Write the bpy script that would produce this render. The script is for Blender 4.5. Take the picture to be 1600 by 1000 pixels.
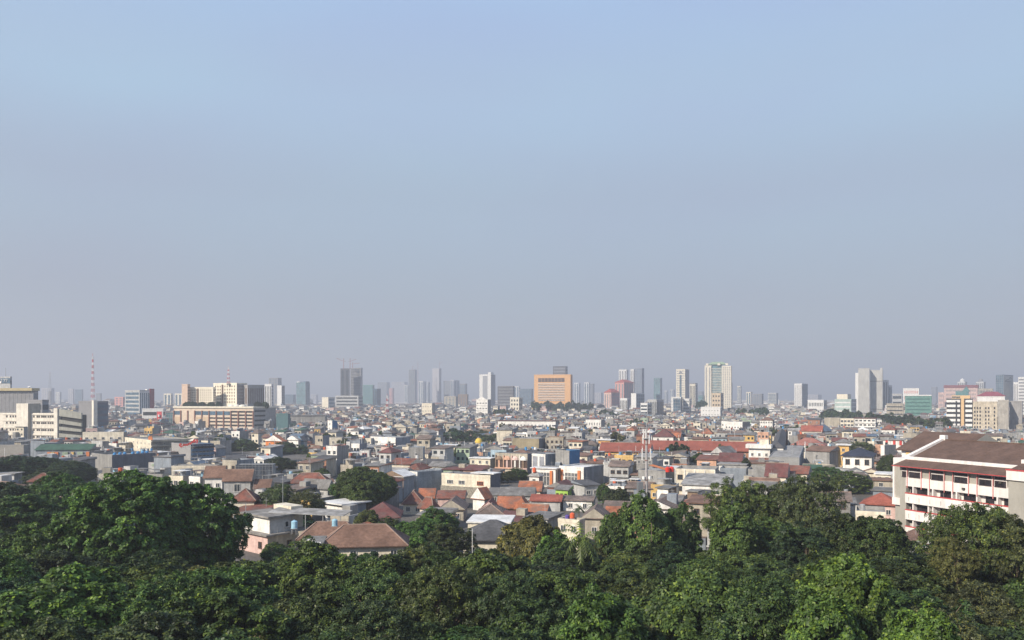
import bpy, math, random
import numpy as np
from mathutils import Vector

for _o in list(bpy.data.objects):
    bpy.data.objects.remove(_o)
SC = bpy.context.scene
COL = SC.collection
R = math.radians

# ------------------------------------------------------------------ camera, sky, sun, exposure
F, H, HY = 1200.0, 30.0, 622.0          # focal length in photo pixels, eye height, horizon row
cam = bpy.data.cameras.new('camera')
cam_o = bpy.data.objects.new('camera', cam)
COL.objects.link(cam_o)
SC.camera = cam_o
cam_o.location = (0, 0, H)
cam_o.rotation_euler = (R(90), 0, 0)
cam.sensor_width = 36
cam.lens = 36 * F / 1600
cam.shift_y = (HY - 500) / 1600
cam.clip_start, cam.clip_end = 1, 40000

SUN_AZ, SUN_EL = R(230), R(33)
world = bpy.data.worlds.new('World')
SC.world = world
world.use_nodes = True
wn = world.node_tree
bg = wn.nodes['Background']
sky = wn.nodes.new('ShaderNodeTexSky')
sky.sky_type = 'NISHITA'
sky.sun_disc = False
sky.sun_elevation, sky.sun_rotation = SUN_EL, SUN_AZ
sky.air_density, sky.dust_density, sky.ozone_density = 1.0, 1.0, 1.0
# a thin veil of smog over the clear sky: greyer and mauver low down, pale blue above
tc = wn.nodes.new('ShaderNodeTexCoord')
sep = wn.nodes.new('ShaderNodeSeparateXYZ')
wn.links.new(tc.outputs['Generated'], sep.inputs[0])
ramp = wn.nodes.new('ShaderNodeValToRGB')
cr = ramp.color_ramp
cr.interpolation = 'EASE'
cr.elements[0].position, cr.elements[0].color = 0.0, (.392, .418, .495, 1)
cr.elements[1].position, cr.elements[1].color = 1.0, (.24, .42, .80, 1)
for p, c in ((.10, (.415, .458, .560, 1)), (.24, (.445, .540, .690, 1)), (.36, (.480, .640, .855, 1)), (.48, (.460, .645, .940, 1))):
    e = cr.elements.new(p)
    e.color = c
wn.links.new(sep.outputs['Z'], ramp.inputs[0])
sc10 = wn.nodes.new('ShaderNodeVectorMath')
sc10.operation = 'SCALE'
sc10.inputs['Scale'].default_value = 10.0
wn.links.new(ramp.outputs[0], sc10.inputs[0])
mixw = wn.nodes.new('ShaderNodeMix')
mixw.data_type = 'RGBA'
mixw.inputs[0].default_value = .80
wn.links.new(sky.outputs[0], mixw.inputs[6])
# the smog is slightly uneven: very broad soft patches, a little mauver or greener
cn = wn.nodes.new('ShaderNodeTexNoise')
cn.inputs['Scale'].default_value = 1.7
cn.inputs['Detail'].default_value = 2.0
cmap = wn.nodes.new('ShaderNodeMapping')
cmap.inputs['Scale'].default_value = (1, 1, 3.2)
wn.links.new(tc.outputs['Generated'], cmap.inputs[0])
wn.links.new(cmap.outputs[0], cn.inputs['Vector'])
cramp = wn.nodes.new('ShaderNodeValToRGB')
cramp.color_ramp.elements[0].position, cramp.color_ramp.elements[0].color = .36, (1.0, .955, .975, 1)
cramp.color_ramp.elements[1].position, cramp.color_ramp.elements[1].color = .66, (1.015, 1.05, 1.02, 1)
wn.links.new(cn.outputs[0], cramp.inputs[0])
vm = wn.nodes.new('ShaderNodeVectorMath')
vm.operation = 'MULTIPLY'
wn.links.new(sc10.outputs[0], vm.inputs[0])
wn.links.new(cramp.outputs[0], vm.inputs[1])
wn.links.new(vm.outputs[0], mixw.inputs[7])
wn.links.new(mixw.outputs[2], bg.inputs[0])
bg.inputs[1].default_value = 0.071

sun = bpy.data.lights.new('sun', 'SUN')
sun_o = bpy.data.objects.new('sun', sun)
COL.objects.link(sun_o)
sun.energy, sun.color, sun.angle = 5.0, (1.0, .89, .74), R(.55)
sd = Vector((math.sin(SUN_AZ) * math.cos(SUN_EL), math.cos(SUN_AZ) * math.cos(SUN_EL), math.sin(SUN_EL)))
sun_o.rotation_euler = sd.to_track_quat('Z', 'Y').to_euler()

vs = SC.view_settings
vs.view_transform, vs.look, vs.exposure, vs.gamma = 'Standard', 'None', 0.5, 1.0
SC.cycles.use_denoising = True
SC.cycles.max_bounces = 6
SC.cycles.diffuse_bounces = 3
SC.cycles.volume_bounces = 0

# ------------------------------------------------------------------ materials
MATS = {}


def M(name, col, rough=.85, var=.18, scale=.35, streak=0.0, metal=0.0, course=0.0, fine=.12, mould=0.0):
    """plain surface colour with weathering: broad blotches, fine grain, rain streaks, tile courses"""
    if name in MATS:
        return MATS[name]
    m = bpy.data.materials.new(name)
    m.use_nodes = True
    nt = m.node_tree
    b = nt.nodes['Principled BSDF']
    b.inputs['Roughness'].default_value = rough
    b.inputs['Metallic'].default_value = metal
    b.inputs['Specular IOR Level'].default_value = .25
    geo = nt.nodes.new('ShaderNodeNewGeometry')
    cur = None
    base = nt.nodes.new('ShaderNodeRGB')
    base.outputs[0].default_value = (*col, 1)
    cur = base.outputs[0]

    def mult(vec_scale, s, lo, hi, detail=3):
        nonlocal cur
        mp = nt.nodes.new('ShaderNodeMapping')
        mp.inputs['Scale'].default_value = vec_scale
        nt.links.new(geo.outputs['Position'], mp.inputs[0])
        n = nt.nodes.new('ShaderNodeTexNoise')
        n.inputs['Scale'].default_value = s
        n.inputs['Detail'].default_value = detail
        nt.links.new(mp.outputs[0], n.inputs['Vector'])
        mr = nt.nodes.new('ShaderNodeMapRange')
        mr.inputs[1].default_value, mr.inputs[2].default_value = .32, .68
        mr.inputs[3].default_value, mr.inputs[4].default_value = lo, hi
        nt.links.new(n.outputs[0], mr.inputs[0])
        mx = nt.nodes.new('ShaderNodeVectorMath')
        mx.operation = 'SCALE'
        nt.links.new(cur, mx.inputs[0])
        nt.links.new(mr.outputs[0], mx.inputs['Scale'])
        cur = mx.outputs[0]
    if var:
        mult((1, 1, 1), scale, 1 - var, 1 + var * .6)
    if fine:
        mult((1, 1, 1), 2.2, 1 - fine, 1 + fine)
    if streak:
        mult((1, 1, .08), 1.1, 1 - streak, 1.04, 4)
    if mould:
        n = nt.nodes.new('ShaderNodeTexNoise')
        n.inputs['Scale'].default_value = .55
        n.inputs['Detail'].default_value = 5
        n.inputs['Roughness'].default_value = .65
        nt.links.new(geo.outputs['Position'], n.inputs['Vector'])
        mr = nt.nodes.new('ShaderNodeMapRange')
        mr.inputs[1].default_value, mr.inputs[2].default_value = .46, .62
        mr.inputs[3].default_value, mr.inputs[4].default_value = 0.0, mould
        nt.links.new(n.outputs[0], mr.inputs[0])
        mm = nt.nodes.new('ShaderNodeMix')
        mm.data_type = 'RGBA'
        mm.inputs[7].default_value = (.105, .098, .09, 1)
        nt.links.new(mr.outputs[0], mm.inputs[0])
        nt.links.new(cur, mm.inputs[6])
        cur = mm.outputs[2]
    if course:
        w = nt.nodes.new('ShaderNodeTexWave')
        w.wave_type, w.bands_direction = 'BANDS', 'Z'
        w.inputs['Scale'].default_value = course
        w.inputs['Distortion'].default_value = .6
        nt.links.new(geo.outputs['Position'], w.inputs['Vector'])
        bp = nt.nodes.new('ShaderNodeBump')
        bp.inputs['Strength'].default_value = .5
        bp.inputs['Distance'].default_value = .08
        nt.links.new(w.outputs[0], bp.inputs['Height'])
        nt.links.new(bp.outputs[0], b.inputs['Normal'])
    nt.links.new(cur, b.inputs['Base Color'])
    MATS[name] = m
    return m


WALLS = {
    'white': M('white paint', (.76, .74, .70), streak=.2), 'cream': M('cream paint', (.68, .62, .50), streak=.2),
    'grey': M('grey cement', (.29, .285, .275), streak=.3), 'pale grey': M('pale grey paint', (.45, .45, .44), streak=.28),
    'blue grey': M('blue grey paint', (.23, .26, .30), streak=.25), 'yellow': M('yellow paint', (.62, .42, .16), streak=.22),
    'green': M('green paint', (.33, .41, .30), streak=.25), 'salmon': M('salmon paint', (.60, .36, .25), streak=.25),
    'pale blue': M('pale blue paint', (.36, .47, .55), streak=.25), 'beige': M('beige paint', (.42, .38, .31), streak=.3),
    'brown': M('brown render', (.24, .17, .12), streak=.25), 'brick': M('bare brick', (.33, .17, .11), streak=.25, fine=.3),
    'pink': M('pink paint', (.60, .43, .39), streak=.25),
}
ROOFS = {
    'orange': M('orange tile', (.34, .125, .066), course=1.4, var=.35, fine=.25, mould=.6), 'rust red': M('rust red tile', (.20, .078, .056), course=1.4, var=.35, fine=.25, mould=.65),
    'brown': M('brown tile', (.175, .105, .078), course=1.4, var=.3, fine=.2), 'dark grey': M('dark grey tile', (.085, .085, .09), course=1.4, var=.3, fine=.2),
    'grey': M('grey sheet', (.20, .195, .19), var=.35, fine=.2, streak=.25, mould=.5), 'pale grey': M('pale grey sheet', (.36, .35, .335), var=.35, fine=.2, streak=.3, mould=.5),
    'white': M('white sheet', (.70, .69, .67), var=.18, streak=.2, rough=.6), 'maroon': M('maroon tile', (.14, .056, .052), course=1.4, var=.3, fine=.2, mould=.4),
    'weathered brown': M('weathered tile', (.18, .135, .115), course=1.4, var=.4, fine=.3, mould=.6), 'blue': M('blue sheet', (.12, .16, .215), var=.25, streak=.2),
    'green': M('green sheet', (.05, .105, .075), var=.25, streak=.2),
}
GLASS = M('window glass', (.035, .045, .055), rough=.25, var=.5, scale=.8, fine=.4)
GLASSB = M('blue window glass', (.07, .12, .17), rough=.3, var=.4, scale=.15, fine=.2)
GLASST = M('teal window glass', (.10, .19, .22), rough=.3, var=.4, scale=.15, fine=.2)
WFRAME = M('white window frame', (.62, .60, .57), var=.1)
BFRAME = M('brown window frame', (.12, .07, .045), var=.1)
DARK = M('dark opening', (.03, .03, .03), var=.3)
CONC = M('stained concrete', (.28, .265, .245), streak=.35, var=.3, mould=.5)
STEEL = M('galvanised steel', (.36, .37, .38), rough=.5, metal=.3, var=.15)
REDP = M('red paint', (.50, .06, .05), var=.15)
WHITEP = M('bright white paint', (.76, .75, .73), var=.08, streak=.12)
ORANGEP = M('orange paint', (.56, .19, .07), var=.12)
BLUEP = M('blue paint', (.05, .15, .30), var=.15)
BLUETANK = M('blue tank plastic', (.07, .26, .52), rough=.45, var=.1)
PALETANK = M('pale blue tank plastic', (.30, .50, .62), rough=.45, var=.1)
ORTANK = M('orange tank plastic', (.60, .12, .05), rough=.45, var=.1)
BARK = M('bark', (.16, .125, .09), var=.3, scale=2)


def hexmat(name, col, **k):
    return M(name, col, **k)


# ------------------------------------------------------------------ mesh builder
class MB:
    def __init__(s):
        s.v, s.f, s.m, s.mats = [], [], [], []

    def mi(s, mat):
        if mat not in s.mats:
            s.mats.append(mat)
        return s.mats.index(mat)

    def poly(s, pts, mat):
        b = len(s.v)
        s.v.extend(pts)
        s.f.append(tuple(range(b, b + len(pts))))
        s.m.append(s.mi(mat))

    def box(s, x0, x1, y0, y1, z0, z1, mat, left=None, right=None, top=None, back=None):
        b = len(s.v)
        s.v.extend([(x0, y0, z0), (x1, y0, z0), (x1, y1, z0), (x0, y1, z0), (x0, y0, z1), (x1, y0, z1), (x1, y1, z1), (x0, y1, z1)])
        for idx, mm in (((0, 1, 5, 4), mat), ((1, 2, 6, 5), right or mat), ((2, 3, 7, 6), back or right or mat), ((3, 0, 4, 7), left or mat), ((4, 5, 6, 7), top or mat), ((3, 2, 1, 0), mat)):
            s.f.append(tuple(b + i for i in idx))
            s.m.append(s.mi(mm))

    def cyl(s, x, y, z0, z1, r, mat, n=10, r2=None):
        r2 = r if r2 is None else r2
        b = len(s.v)
        for z, q in ((z0, r), (z1, r2)):
            for i in range(n):
                a = 2 * math.pi * i / n
                s.v.append((x + q * math.cos(a), y + q * math.sin(a), z))
        k = s.mi(mat)
        for i in range(n):
            s.f.append((b + i, b + (i + 1) % n, b + n + (i + 1) % n, b + n + i))
            s.m.append(k)
        s.f.append(tuple(b + n + i for i in range(n)))
        s.m.append(k)

    def bar(s, p, q, r, mat, r2=None, n=4):
        p, q = Vector(p), Vector(q)
        d = (q - p)
        if d.length < 1e-6:
            return
        d.normalize()
        a = d.cross(Vector((0, 0, 1)))
        if a.length < 1e-3:
            a = Vector((1, 0, 0))
        a.normalize()
        c = d.cross(a)
        r2 = r if r2 is None else r2
        b = len(s.v)
        for o, rr in ((p, r), (q, r2)):
            for i in range(n):
                t = 2 * math.pi * (i + .5) / n
                w = o + a * (rr * math.cos(t)) + c * (rr * math.sin(t))
                s.v.append(tuple(w))
        k = s.mi(mat)
        for i in range(n):
            s.f.append((b + i, b + (i + 1) % n, b + n + (i + 1) % n, b + n + i))
            s.m.append(k)
        s.f.append(tuple(b + i for i in range(n)))
        s.m.append(k)
        s.f.append(tuple(b + n + i for i in range(n)))
        s.m.append(k)

    def dome(s, x, y, z, r, h, mat, n=12, k=5):
        b = len(s.v)
        for j in range(k):
            t = math.pi / 2 * j / k
            for i in range(n):
                a = 2 * math.pi * i / n
                s.v.append((x + r * math.cos(t) * math.cos(a), y + r * math.cos(t) * math.sin(a), z + h * math.sin(t)))
        s.v.append((x, y, z + h))
        q = s.mi(mat)
        for j in range(k - 1):
            for i in range(n):
                s.f.append((b + j * n + i, b + j * n + (i + 1) % n, b + (j + 1) * n + (i + 1) % n, b + (j + 1) * n + i))
                s.m.append(q)
        for i in range(n):
            s.f.append((b + (k - 1) * n + i, b + (k - 1) * n + (i + 1) % n, b + k * n))
            s.m.append(q)

    def mesh(s, name):
        me = bpy.data.meshes.new(name)
        me.from_pydata(s.v, [], s.f)
        for mm in s.mats:
            me.materials.append(mm)
        me.polygons.foreach_set('material_index', s.m)
        me.update()
        return me

    def build(s, name, parent=None, kind=None):
        return obj(name, s.mesh(name), parent, kind)


def obj(name, me, parent=None, kind=None):
    o = bpy.data.objects.new(name, me)
    COL.objects.link(o)
    if parent is not None:
        o.parent = parent
    if kind:
        o['kind'] = kind
    return o


LABELS = {}


def thing(name, label, cat, loc=(0, 0, 0), rz=0.0, group=None, me=None, shared=False):
    o = bpy.data.objects.new(name, me)
    COL.objects.link(o)
    o.location = loc
    o.rotation_euler = (0, 0, rz)
    o['label'] = label
    o['category'] = cat
    if group:
        o['group'] = group
    if not shared and label in LABELS:
        print('DUPLICATE LABEL', label)
    n = len(label.split())
    if n < 4 or n > 16:
        print('LABEL LENGTH', n, label)
    LABELS[label] = o
    return o


def wx(px, D):
    return (px - 800) / F * D


def wz(py, D):
    return H - (py - HY) / F * D


RES = []        # (px from, px to, depth, lowest photo row that must stay visible)
FOOT = []       # (x, y, radius) of built ground


def reserve(pl, pr, D, vis):
    RES.append((pl, pr, D, vis))


def roof_solid(mb, x0, x1, y0, y1, z, rise, kind, mat, gable=None, o=.5, th=.18):
    """closed pitched roof: a slab at eave height and the prism on it"""
    gable = gable or mat
    X0, X1, Y0, Y1 = x0 - o, x1 + o, y0 - o, y1 + o
    mb.box(X0, X1, Y0, Y1, z - th, z, mat)
    if kind == 'hip':
        w, d = X1 - X0, Y1 - Y0
        if w >= d:
            a, b = (X0 + d * .5, (Y0 + Y1) / 2, z + rise), (X1 - d * .5, (Y0 + Y1) / 2, z + rise)
            mb.poly([(X0, Y0, z), (X1, Y0, z), b, a], mat)
            mb.poly([(X1, Y1, z), (X0, Y1, z), a, b], mat)
            mb.poly([(X1, Y0, z), (X1, Y1, z), b], mat)
            mb.poly([(X0, Y1, z), (X0, Y0, z), a], mat)
        else:
            a, b = ((X0 + X1) / 2, Y0 + w * .5, z + rise), ((X0 + X1) / 2, Y1 - w * .5, z + rise)
            mb.poly([(X0, Y0, z), (X1, Y0, z), a], mat)
            mb.poly([(X1, Y1, z), (X0, Y1, z), b], mat)
            mb.poly([(X1, Y0, z), (X1, Y1, z), b, a], mat)
            mb.poly([(X0, Y1, z), (X0, Y0, z), a, b], mat)
        return a, b
    if kind == 'gable_x':
        ym = (Y0 + Y1) / 2
        a, b = (X0, ym, z + rise), (X1, ym, z + rise)
        mb.poly([(X0, Y0, z), (X1, Y0, z), b, a], mat)
        mb.poly([(X1, Y1, z), (X0, Y1, z), a, b], mat)
        mb.poly([(X1, Y0, z), (X1, Y1, z), b], gable)
        mb.poly([(X0, Y1, z), (X0, Y0, z), a], gable)
        return a, b
    if kind == 'gable_y':
        xm = (X0 + X1) / 2
        a, b = (xm, Y0, z + rise), (xm, Y1, z + rise)
        mb.poly([(X0, Y0, z), (X1, Y0, z), a], gable)
        mb.poly([(X1, Y1, z), (X0, Y1, z), b], gable)
        mb.poly([(X1, Y0, z), (X1, Y1, z), b, a], mat)
        mb.poly([(X0, Y1, z), (X0, Y0, z), a, b], mat)
        return a, b
    # 'shed': a sheet that rises to the back
    a, b = (X0, Y1, z + rise), (X1, Y1, z + rise)
    mb.poly([(X0, Y0, z), (X1, Y0, z), b, a], mat)
    mb.poly([(X1, Y0, z), (X1, Y1, z), b], gable)
    mb.poly([(X0, Y1, z), (X0, Y0, z), a], gable)
    mb.poly([(X1, Y1, z), (X0, Y1, z), a, b], gable)
    return a, b


WIN = {}


def window_mesh(w, h, frame=WFRAME, glass=GLASS, bars=1):
    k = (round(w, 1), round(h, 1), frame.name, glass.name, bars)
    if k not in WIN:
        w, h = k[0], k[1]
        mb = MB()
        t = .09
        mb.box(-w / 2, w / 2, -.12, 0, h - t, h, frame)
        mb.box(-w / 2 - .06, w / 2 + .06, -.2, 0, -t, 0, frame)
        mb.box(-w / 2, -w / 2 + t, -.12, 0, 0, h - t, frame)
        mb.box(w / 2 - t, w / 2, -.12, 0, 0, h - t, frame)
        for i in range(bars):
            x = -w / 2 + w * (i + 1) / (bars + 1)
            mb.box(x - .04, x + .04, -.09, 0, 0, h - t, frame)
        mb.poly([(-w / 2 + t, -.04, 0), (w / 2 - t, -.04, 0), (w / 2 - t, -.04, h - t), (-w / 2 + t, -.04, h - t)], glass)
        WIN[k] = mb.mesh('window')
    return WIN[k]


def put(me, name, parent, x, y, z, rz=0.0):
    o = obj(name, me, parent)
    o.location = (x, y, z)
    if rz:
        o.rotation_euler = (0, 0, rz)
    return o


class Body:
    """a rectangular building turned by th degrees; its near corner stands at photo column pc and depth D"""

    def __init__(s, pl, pc, pr, D, th, W=None):
        tl, tcn, tr = (pl - 800) / F, (pc - 800) / F, (pr - 800) / F
        xc = tcn * D
        s.sg = 1 if th >= 0 else -1
        if W and W < 0:
            W = -W
        elif W and th >= 0:
            # turn the box until its right side, W deep, just spans pc..pr
            fi = math.atan(tr)
            q = math.cos(fi) * max(tr * D - xc, .02) / W
            th = max(-6.0, math.degrees(fi + math.asin(min(.95, q))))
            t = R(th)
            W = max(5.0, min(W, (tr * D - xc) / max(.02, math.sin(t) - tr * math.cos(t))))
        t = R(th)
        c, n = math.cos(t), math.sin(t)
        s.D, s.th = D, th
        if s.sg > 0:
            s.L = (xc - tl * D) / (c + tl * n)
            s.x0, s.x1 = -s.L, 0.0
            s.W = W if W else (tr * D - xc) / (n - tr * c)
        else:
            s.L = (tr * D - xc) / (c + tr * n)
            s.x0, s.x1 = 0.0, s.L
            s.W = W if W else (tl * D - xc) / (n - tl * c)
        if s.W <= 0 or s.W > 400:
            print('BAD DEPTH', pl, pc, pr, D, th, s.W)
            s.W = 12.0
        s.loc = (xc, D, 0.0)
        s.rz = -t
        s.c, s.n = c, n
        mx, my = s.world((s.x0 + s.x1) / 2, s.W / 2)
        FOOT.append((mx, my, s.x1 - s.x0, s.W, s.rz))

    def world(s, x, y):
        return s.loc[0] + x * s.c + y * s.n, s.loc[1] - x * s.n + y * s.c


def strips(parent, x0, x1, y, z0, z1, nf, mat, margin=.04, frac=.5, face='f', name='window_band'):
    """one glazed band per storey, each a part"""
    fh = (z1 - z0) / nf
    w = x1 - x0
    a, b = x0 + w * margin, x1 - w * margin
    mb = MB()
    h = fh * frac
    if face == 'f':
        mb.box(a, b, -.12, .1, 0, h, mat)
    else:
        mb.box(-.1, .12, a, b, 0, h, mat)
    me = mb.mesh(name)
    for i in range(nf):
        zz = z0 + fh * (i + (1 - frac) * .55)
        if face == 'f':
            put(me, name, parent, 0, y, zz)
        else:
            put(me, name, parent, y, 0, zz)


def wingrid(mb, x0, x1, y, z0, z1, nf, nc, mat, wf=.5, hf=.5, face='f', sgn=1):
    fh, cw = (z1 - z0) / nf, (x1 - x0) / nc
    for i in range(nf):
        for j in range(nc):
            a = x0 + cw * (j + (1 - wf) / 2)
            b = a + cw * wf
            c = z0 + fh * (i + (1 - hf) * .55)
            d = c + fh * hf
            if face == 'f':
                mb.box(a, b, y - .1, y + .05, c, d, mat)
            else:
                mb.box(y - (.05 if sgn > 0 else .1), y + (.1 if sgn > 0 else .05), a, b, c, d, mat)


FAR_MATS = {}


def tower(label, pl, pc, pr, top, D, th=25, W=None, wall='white', side=None, style='win', sstyle=None, nf=10, nc=6, snc=3, glass=GLASS, base=0.0,
          wf=.5, hf=.5, vis=632, z0=3.0, margin=.05, frac=.5, roofbox=None, cat='building', name='office_building', crown=None, group=None):
    wm = wall if not isinstance(wall, str) else WALLS[wall]
    sm = wm if side is None else (side if not isinstance(side, str) else WALLS[side])
    b = Body(pl, pc, pr, D, th, W)
    h = wz(top, D)
    root = thing(name, label, cat, b.loc, b.rz, group)
    mb = MB()
    mb.box(b.x0, b.x1, 0, b.W, base, h, wm, right=sm if b.sg > 0 else None, left=sm if b.sg < 0 else None, top=CONC)
    mb.build('wall', root)
    pp = MB()
    t = min(.4, b.L * .05)
    pp.box(b.x0 - .15, b.x1 + .15, -.15, t, h, h + 1.2, wm)
    pp.box(b.x0 - .15, b.x1 + .15, b.W - t, b.W + .15, h, h + 1.2, wm)
    pp.box(b.x0 - .15, b.x0 + t, t, b.W - t, h, h + 1.2, wm)
    pp.box(b.x1 - t, b.x1 + .15, t, b.W - t, h, h + 1.2, wm)
    pp.build('parapet', root)
    sx = b.x1 if b.sg > 0 else b.x0
    sg = b.sg
    g = MB()
    for face, st in (('f', style), ('s', sstyle if sstyle is not None else style)):
        lo, hi = (b.x0, b.x1) if face == 'f' else (0, b.W)
        y = 0 if face == 'f' else sx
        if st == 'win':
            wingrid(g, lo + (hi - lo) * margin, hi - (hi - lo) * margin, y, base + z0, h - .8, nf, nc if face == 'f' else snc, glass, wf, hf, face, sg)
        elif st == 'band':
            strips(root, lo, hi, y, base + z0, h - .8, nf, glass, margin, frac, face)
        elif st == 'vert':
            wingrid(g, lo, hi, y, base + z0, h - 2, 1, nc if face == 'f' else snc, glass, wf, .98, face, sg)
        elif st == 'curtain':
            mull = MB()
            n2 = nc if face == 'f' else snc
            for i in range(nf + 1):
                z = base + z0 + (h - base - z0) * i / nf - .35
                if face == 'f':
                    mull.box(lo, hi, -.14, .05, z, z + .35, STEEL)
                else:
                    mull.box(sx - .14, sx + .14, lo, hi, z, z + .35, STEEL)
            for j in range(n2 + 1):
                x = lo + (hi - lo) * j / n2
                if face == 'f':
                    mull.box(x - .12, x + .12, -.2, .05, base + z0, h, STEEL)
                else:
                    mull.box(sx - .2, sx + .2, x - .12, x + .12, base + z0, h, STEEL)
            mull.build('mullion_grid', root, 'stuff')
    if g.f:
        g.build('window_grid', root, 'stuff')
    if roofbox:
        for q in roofbox:
            fx0, fx1, fy0, fy1, rh, mt = q
            k = MB()
            k.box(b.x0 + b.L * fx0, b.x0 + b.L * fx1, b.W * fy0, b.W * fy1, h, h + rh, mt if not isinstance(mt, str) else WALLS[mt])
            k.build('roof_room', root)
    reserve(min(pl, pc), max(pc, pr), D, vis)
    b.h, b.root = h, root
    return b

# ------------------------------------------------------------------ ground and haze
g = MB()
N = 24
for i in range(N):
    for j in range(N):
        x0, x1 = -9000 + 18000 * i / N, -9000 + 18000 * (i + 1) / N
        y0, y1 = -300 + 9300 * j / N, -300 + 9300 * (j + 1) / N
        g.poly([(x0, y0, 0), (x1, y0, 0), (x1, y1, 0), (x0, y1, 0)], M('dusty ground', (.12, .11, .10), var=.35, scale=.05, fine=.3))
g.build('ground', None, 'structure')

hz = MB()
hm = bpy.data.materials.new('haze air')
hm.use_nodes = True
hm.node_tree.nodes.clear()
ho = hm.node_tree.nodes.new('ShaderNodeOutputMaterial')
pv = hm.node_tree.nodes.new('ShaderNodeVolumePrincipled')
pv.inputs['Color'].default_value = (.72, .76, .85, 1)
pv.inputs['Density'].default_value = 3.5e-4
pv.inputs['Anisotropy'].default_value = .1
hm.node_tree.links.new(pv.outputs[0], ho.inputs['Volume'])
hz.box(-9300, 9300, -420, 9300, -1.5, 262, hm)
hz.build('haze', None, 'stuff')

# ------------------------------------------------------------------ skyline, far to near
W_ = WALLS
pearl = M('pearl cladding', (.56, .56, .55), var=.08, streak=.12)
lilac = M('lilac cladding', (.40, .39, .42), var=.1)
darkclad = M('charcoal cladding', (.10, .10, .115), var=.15)
midclad = M('mid grey cladding', (.21, .21, .22), var=.12)
rosy = M('rose render', (.55, .27, .24), var=.12)
orangeclad = M('orange stone cladding', (.64, .37, .17), var=.08, fine=.05)
creamclad = M('cream cladding', (.67, .62, .51), var=.08, streak=.12)
tealclad = M('green glass spandrel', (.11, .235, .20), rough=.4, var=.2)
whiteclad = M('white cladding', (.66, .655, .64), var=.07, streak=.12)
concpanel = M('pale precast panel', (.43, .425, .405), var=.14, streak=.2, scale=.08)

FARG = 'hazy tower blocks on the horizon'
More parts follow.
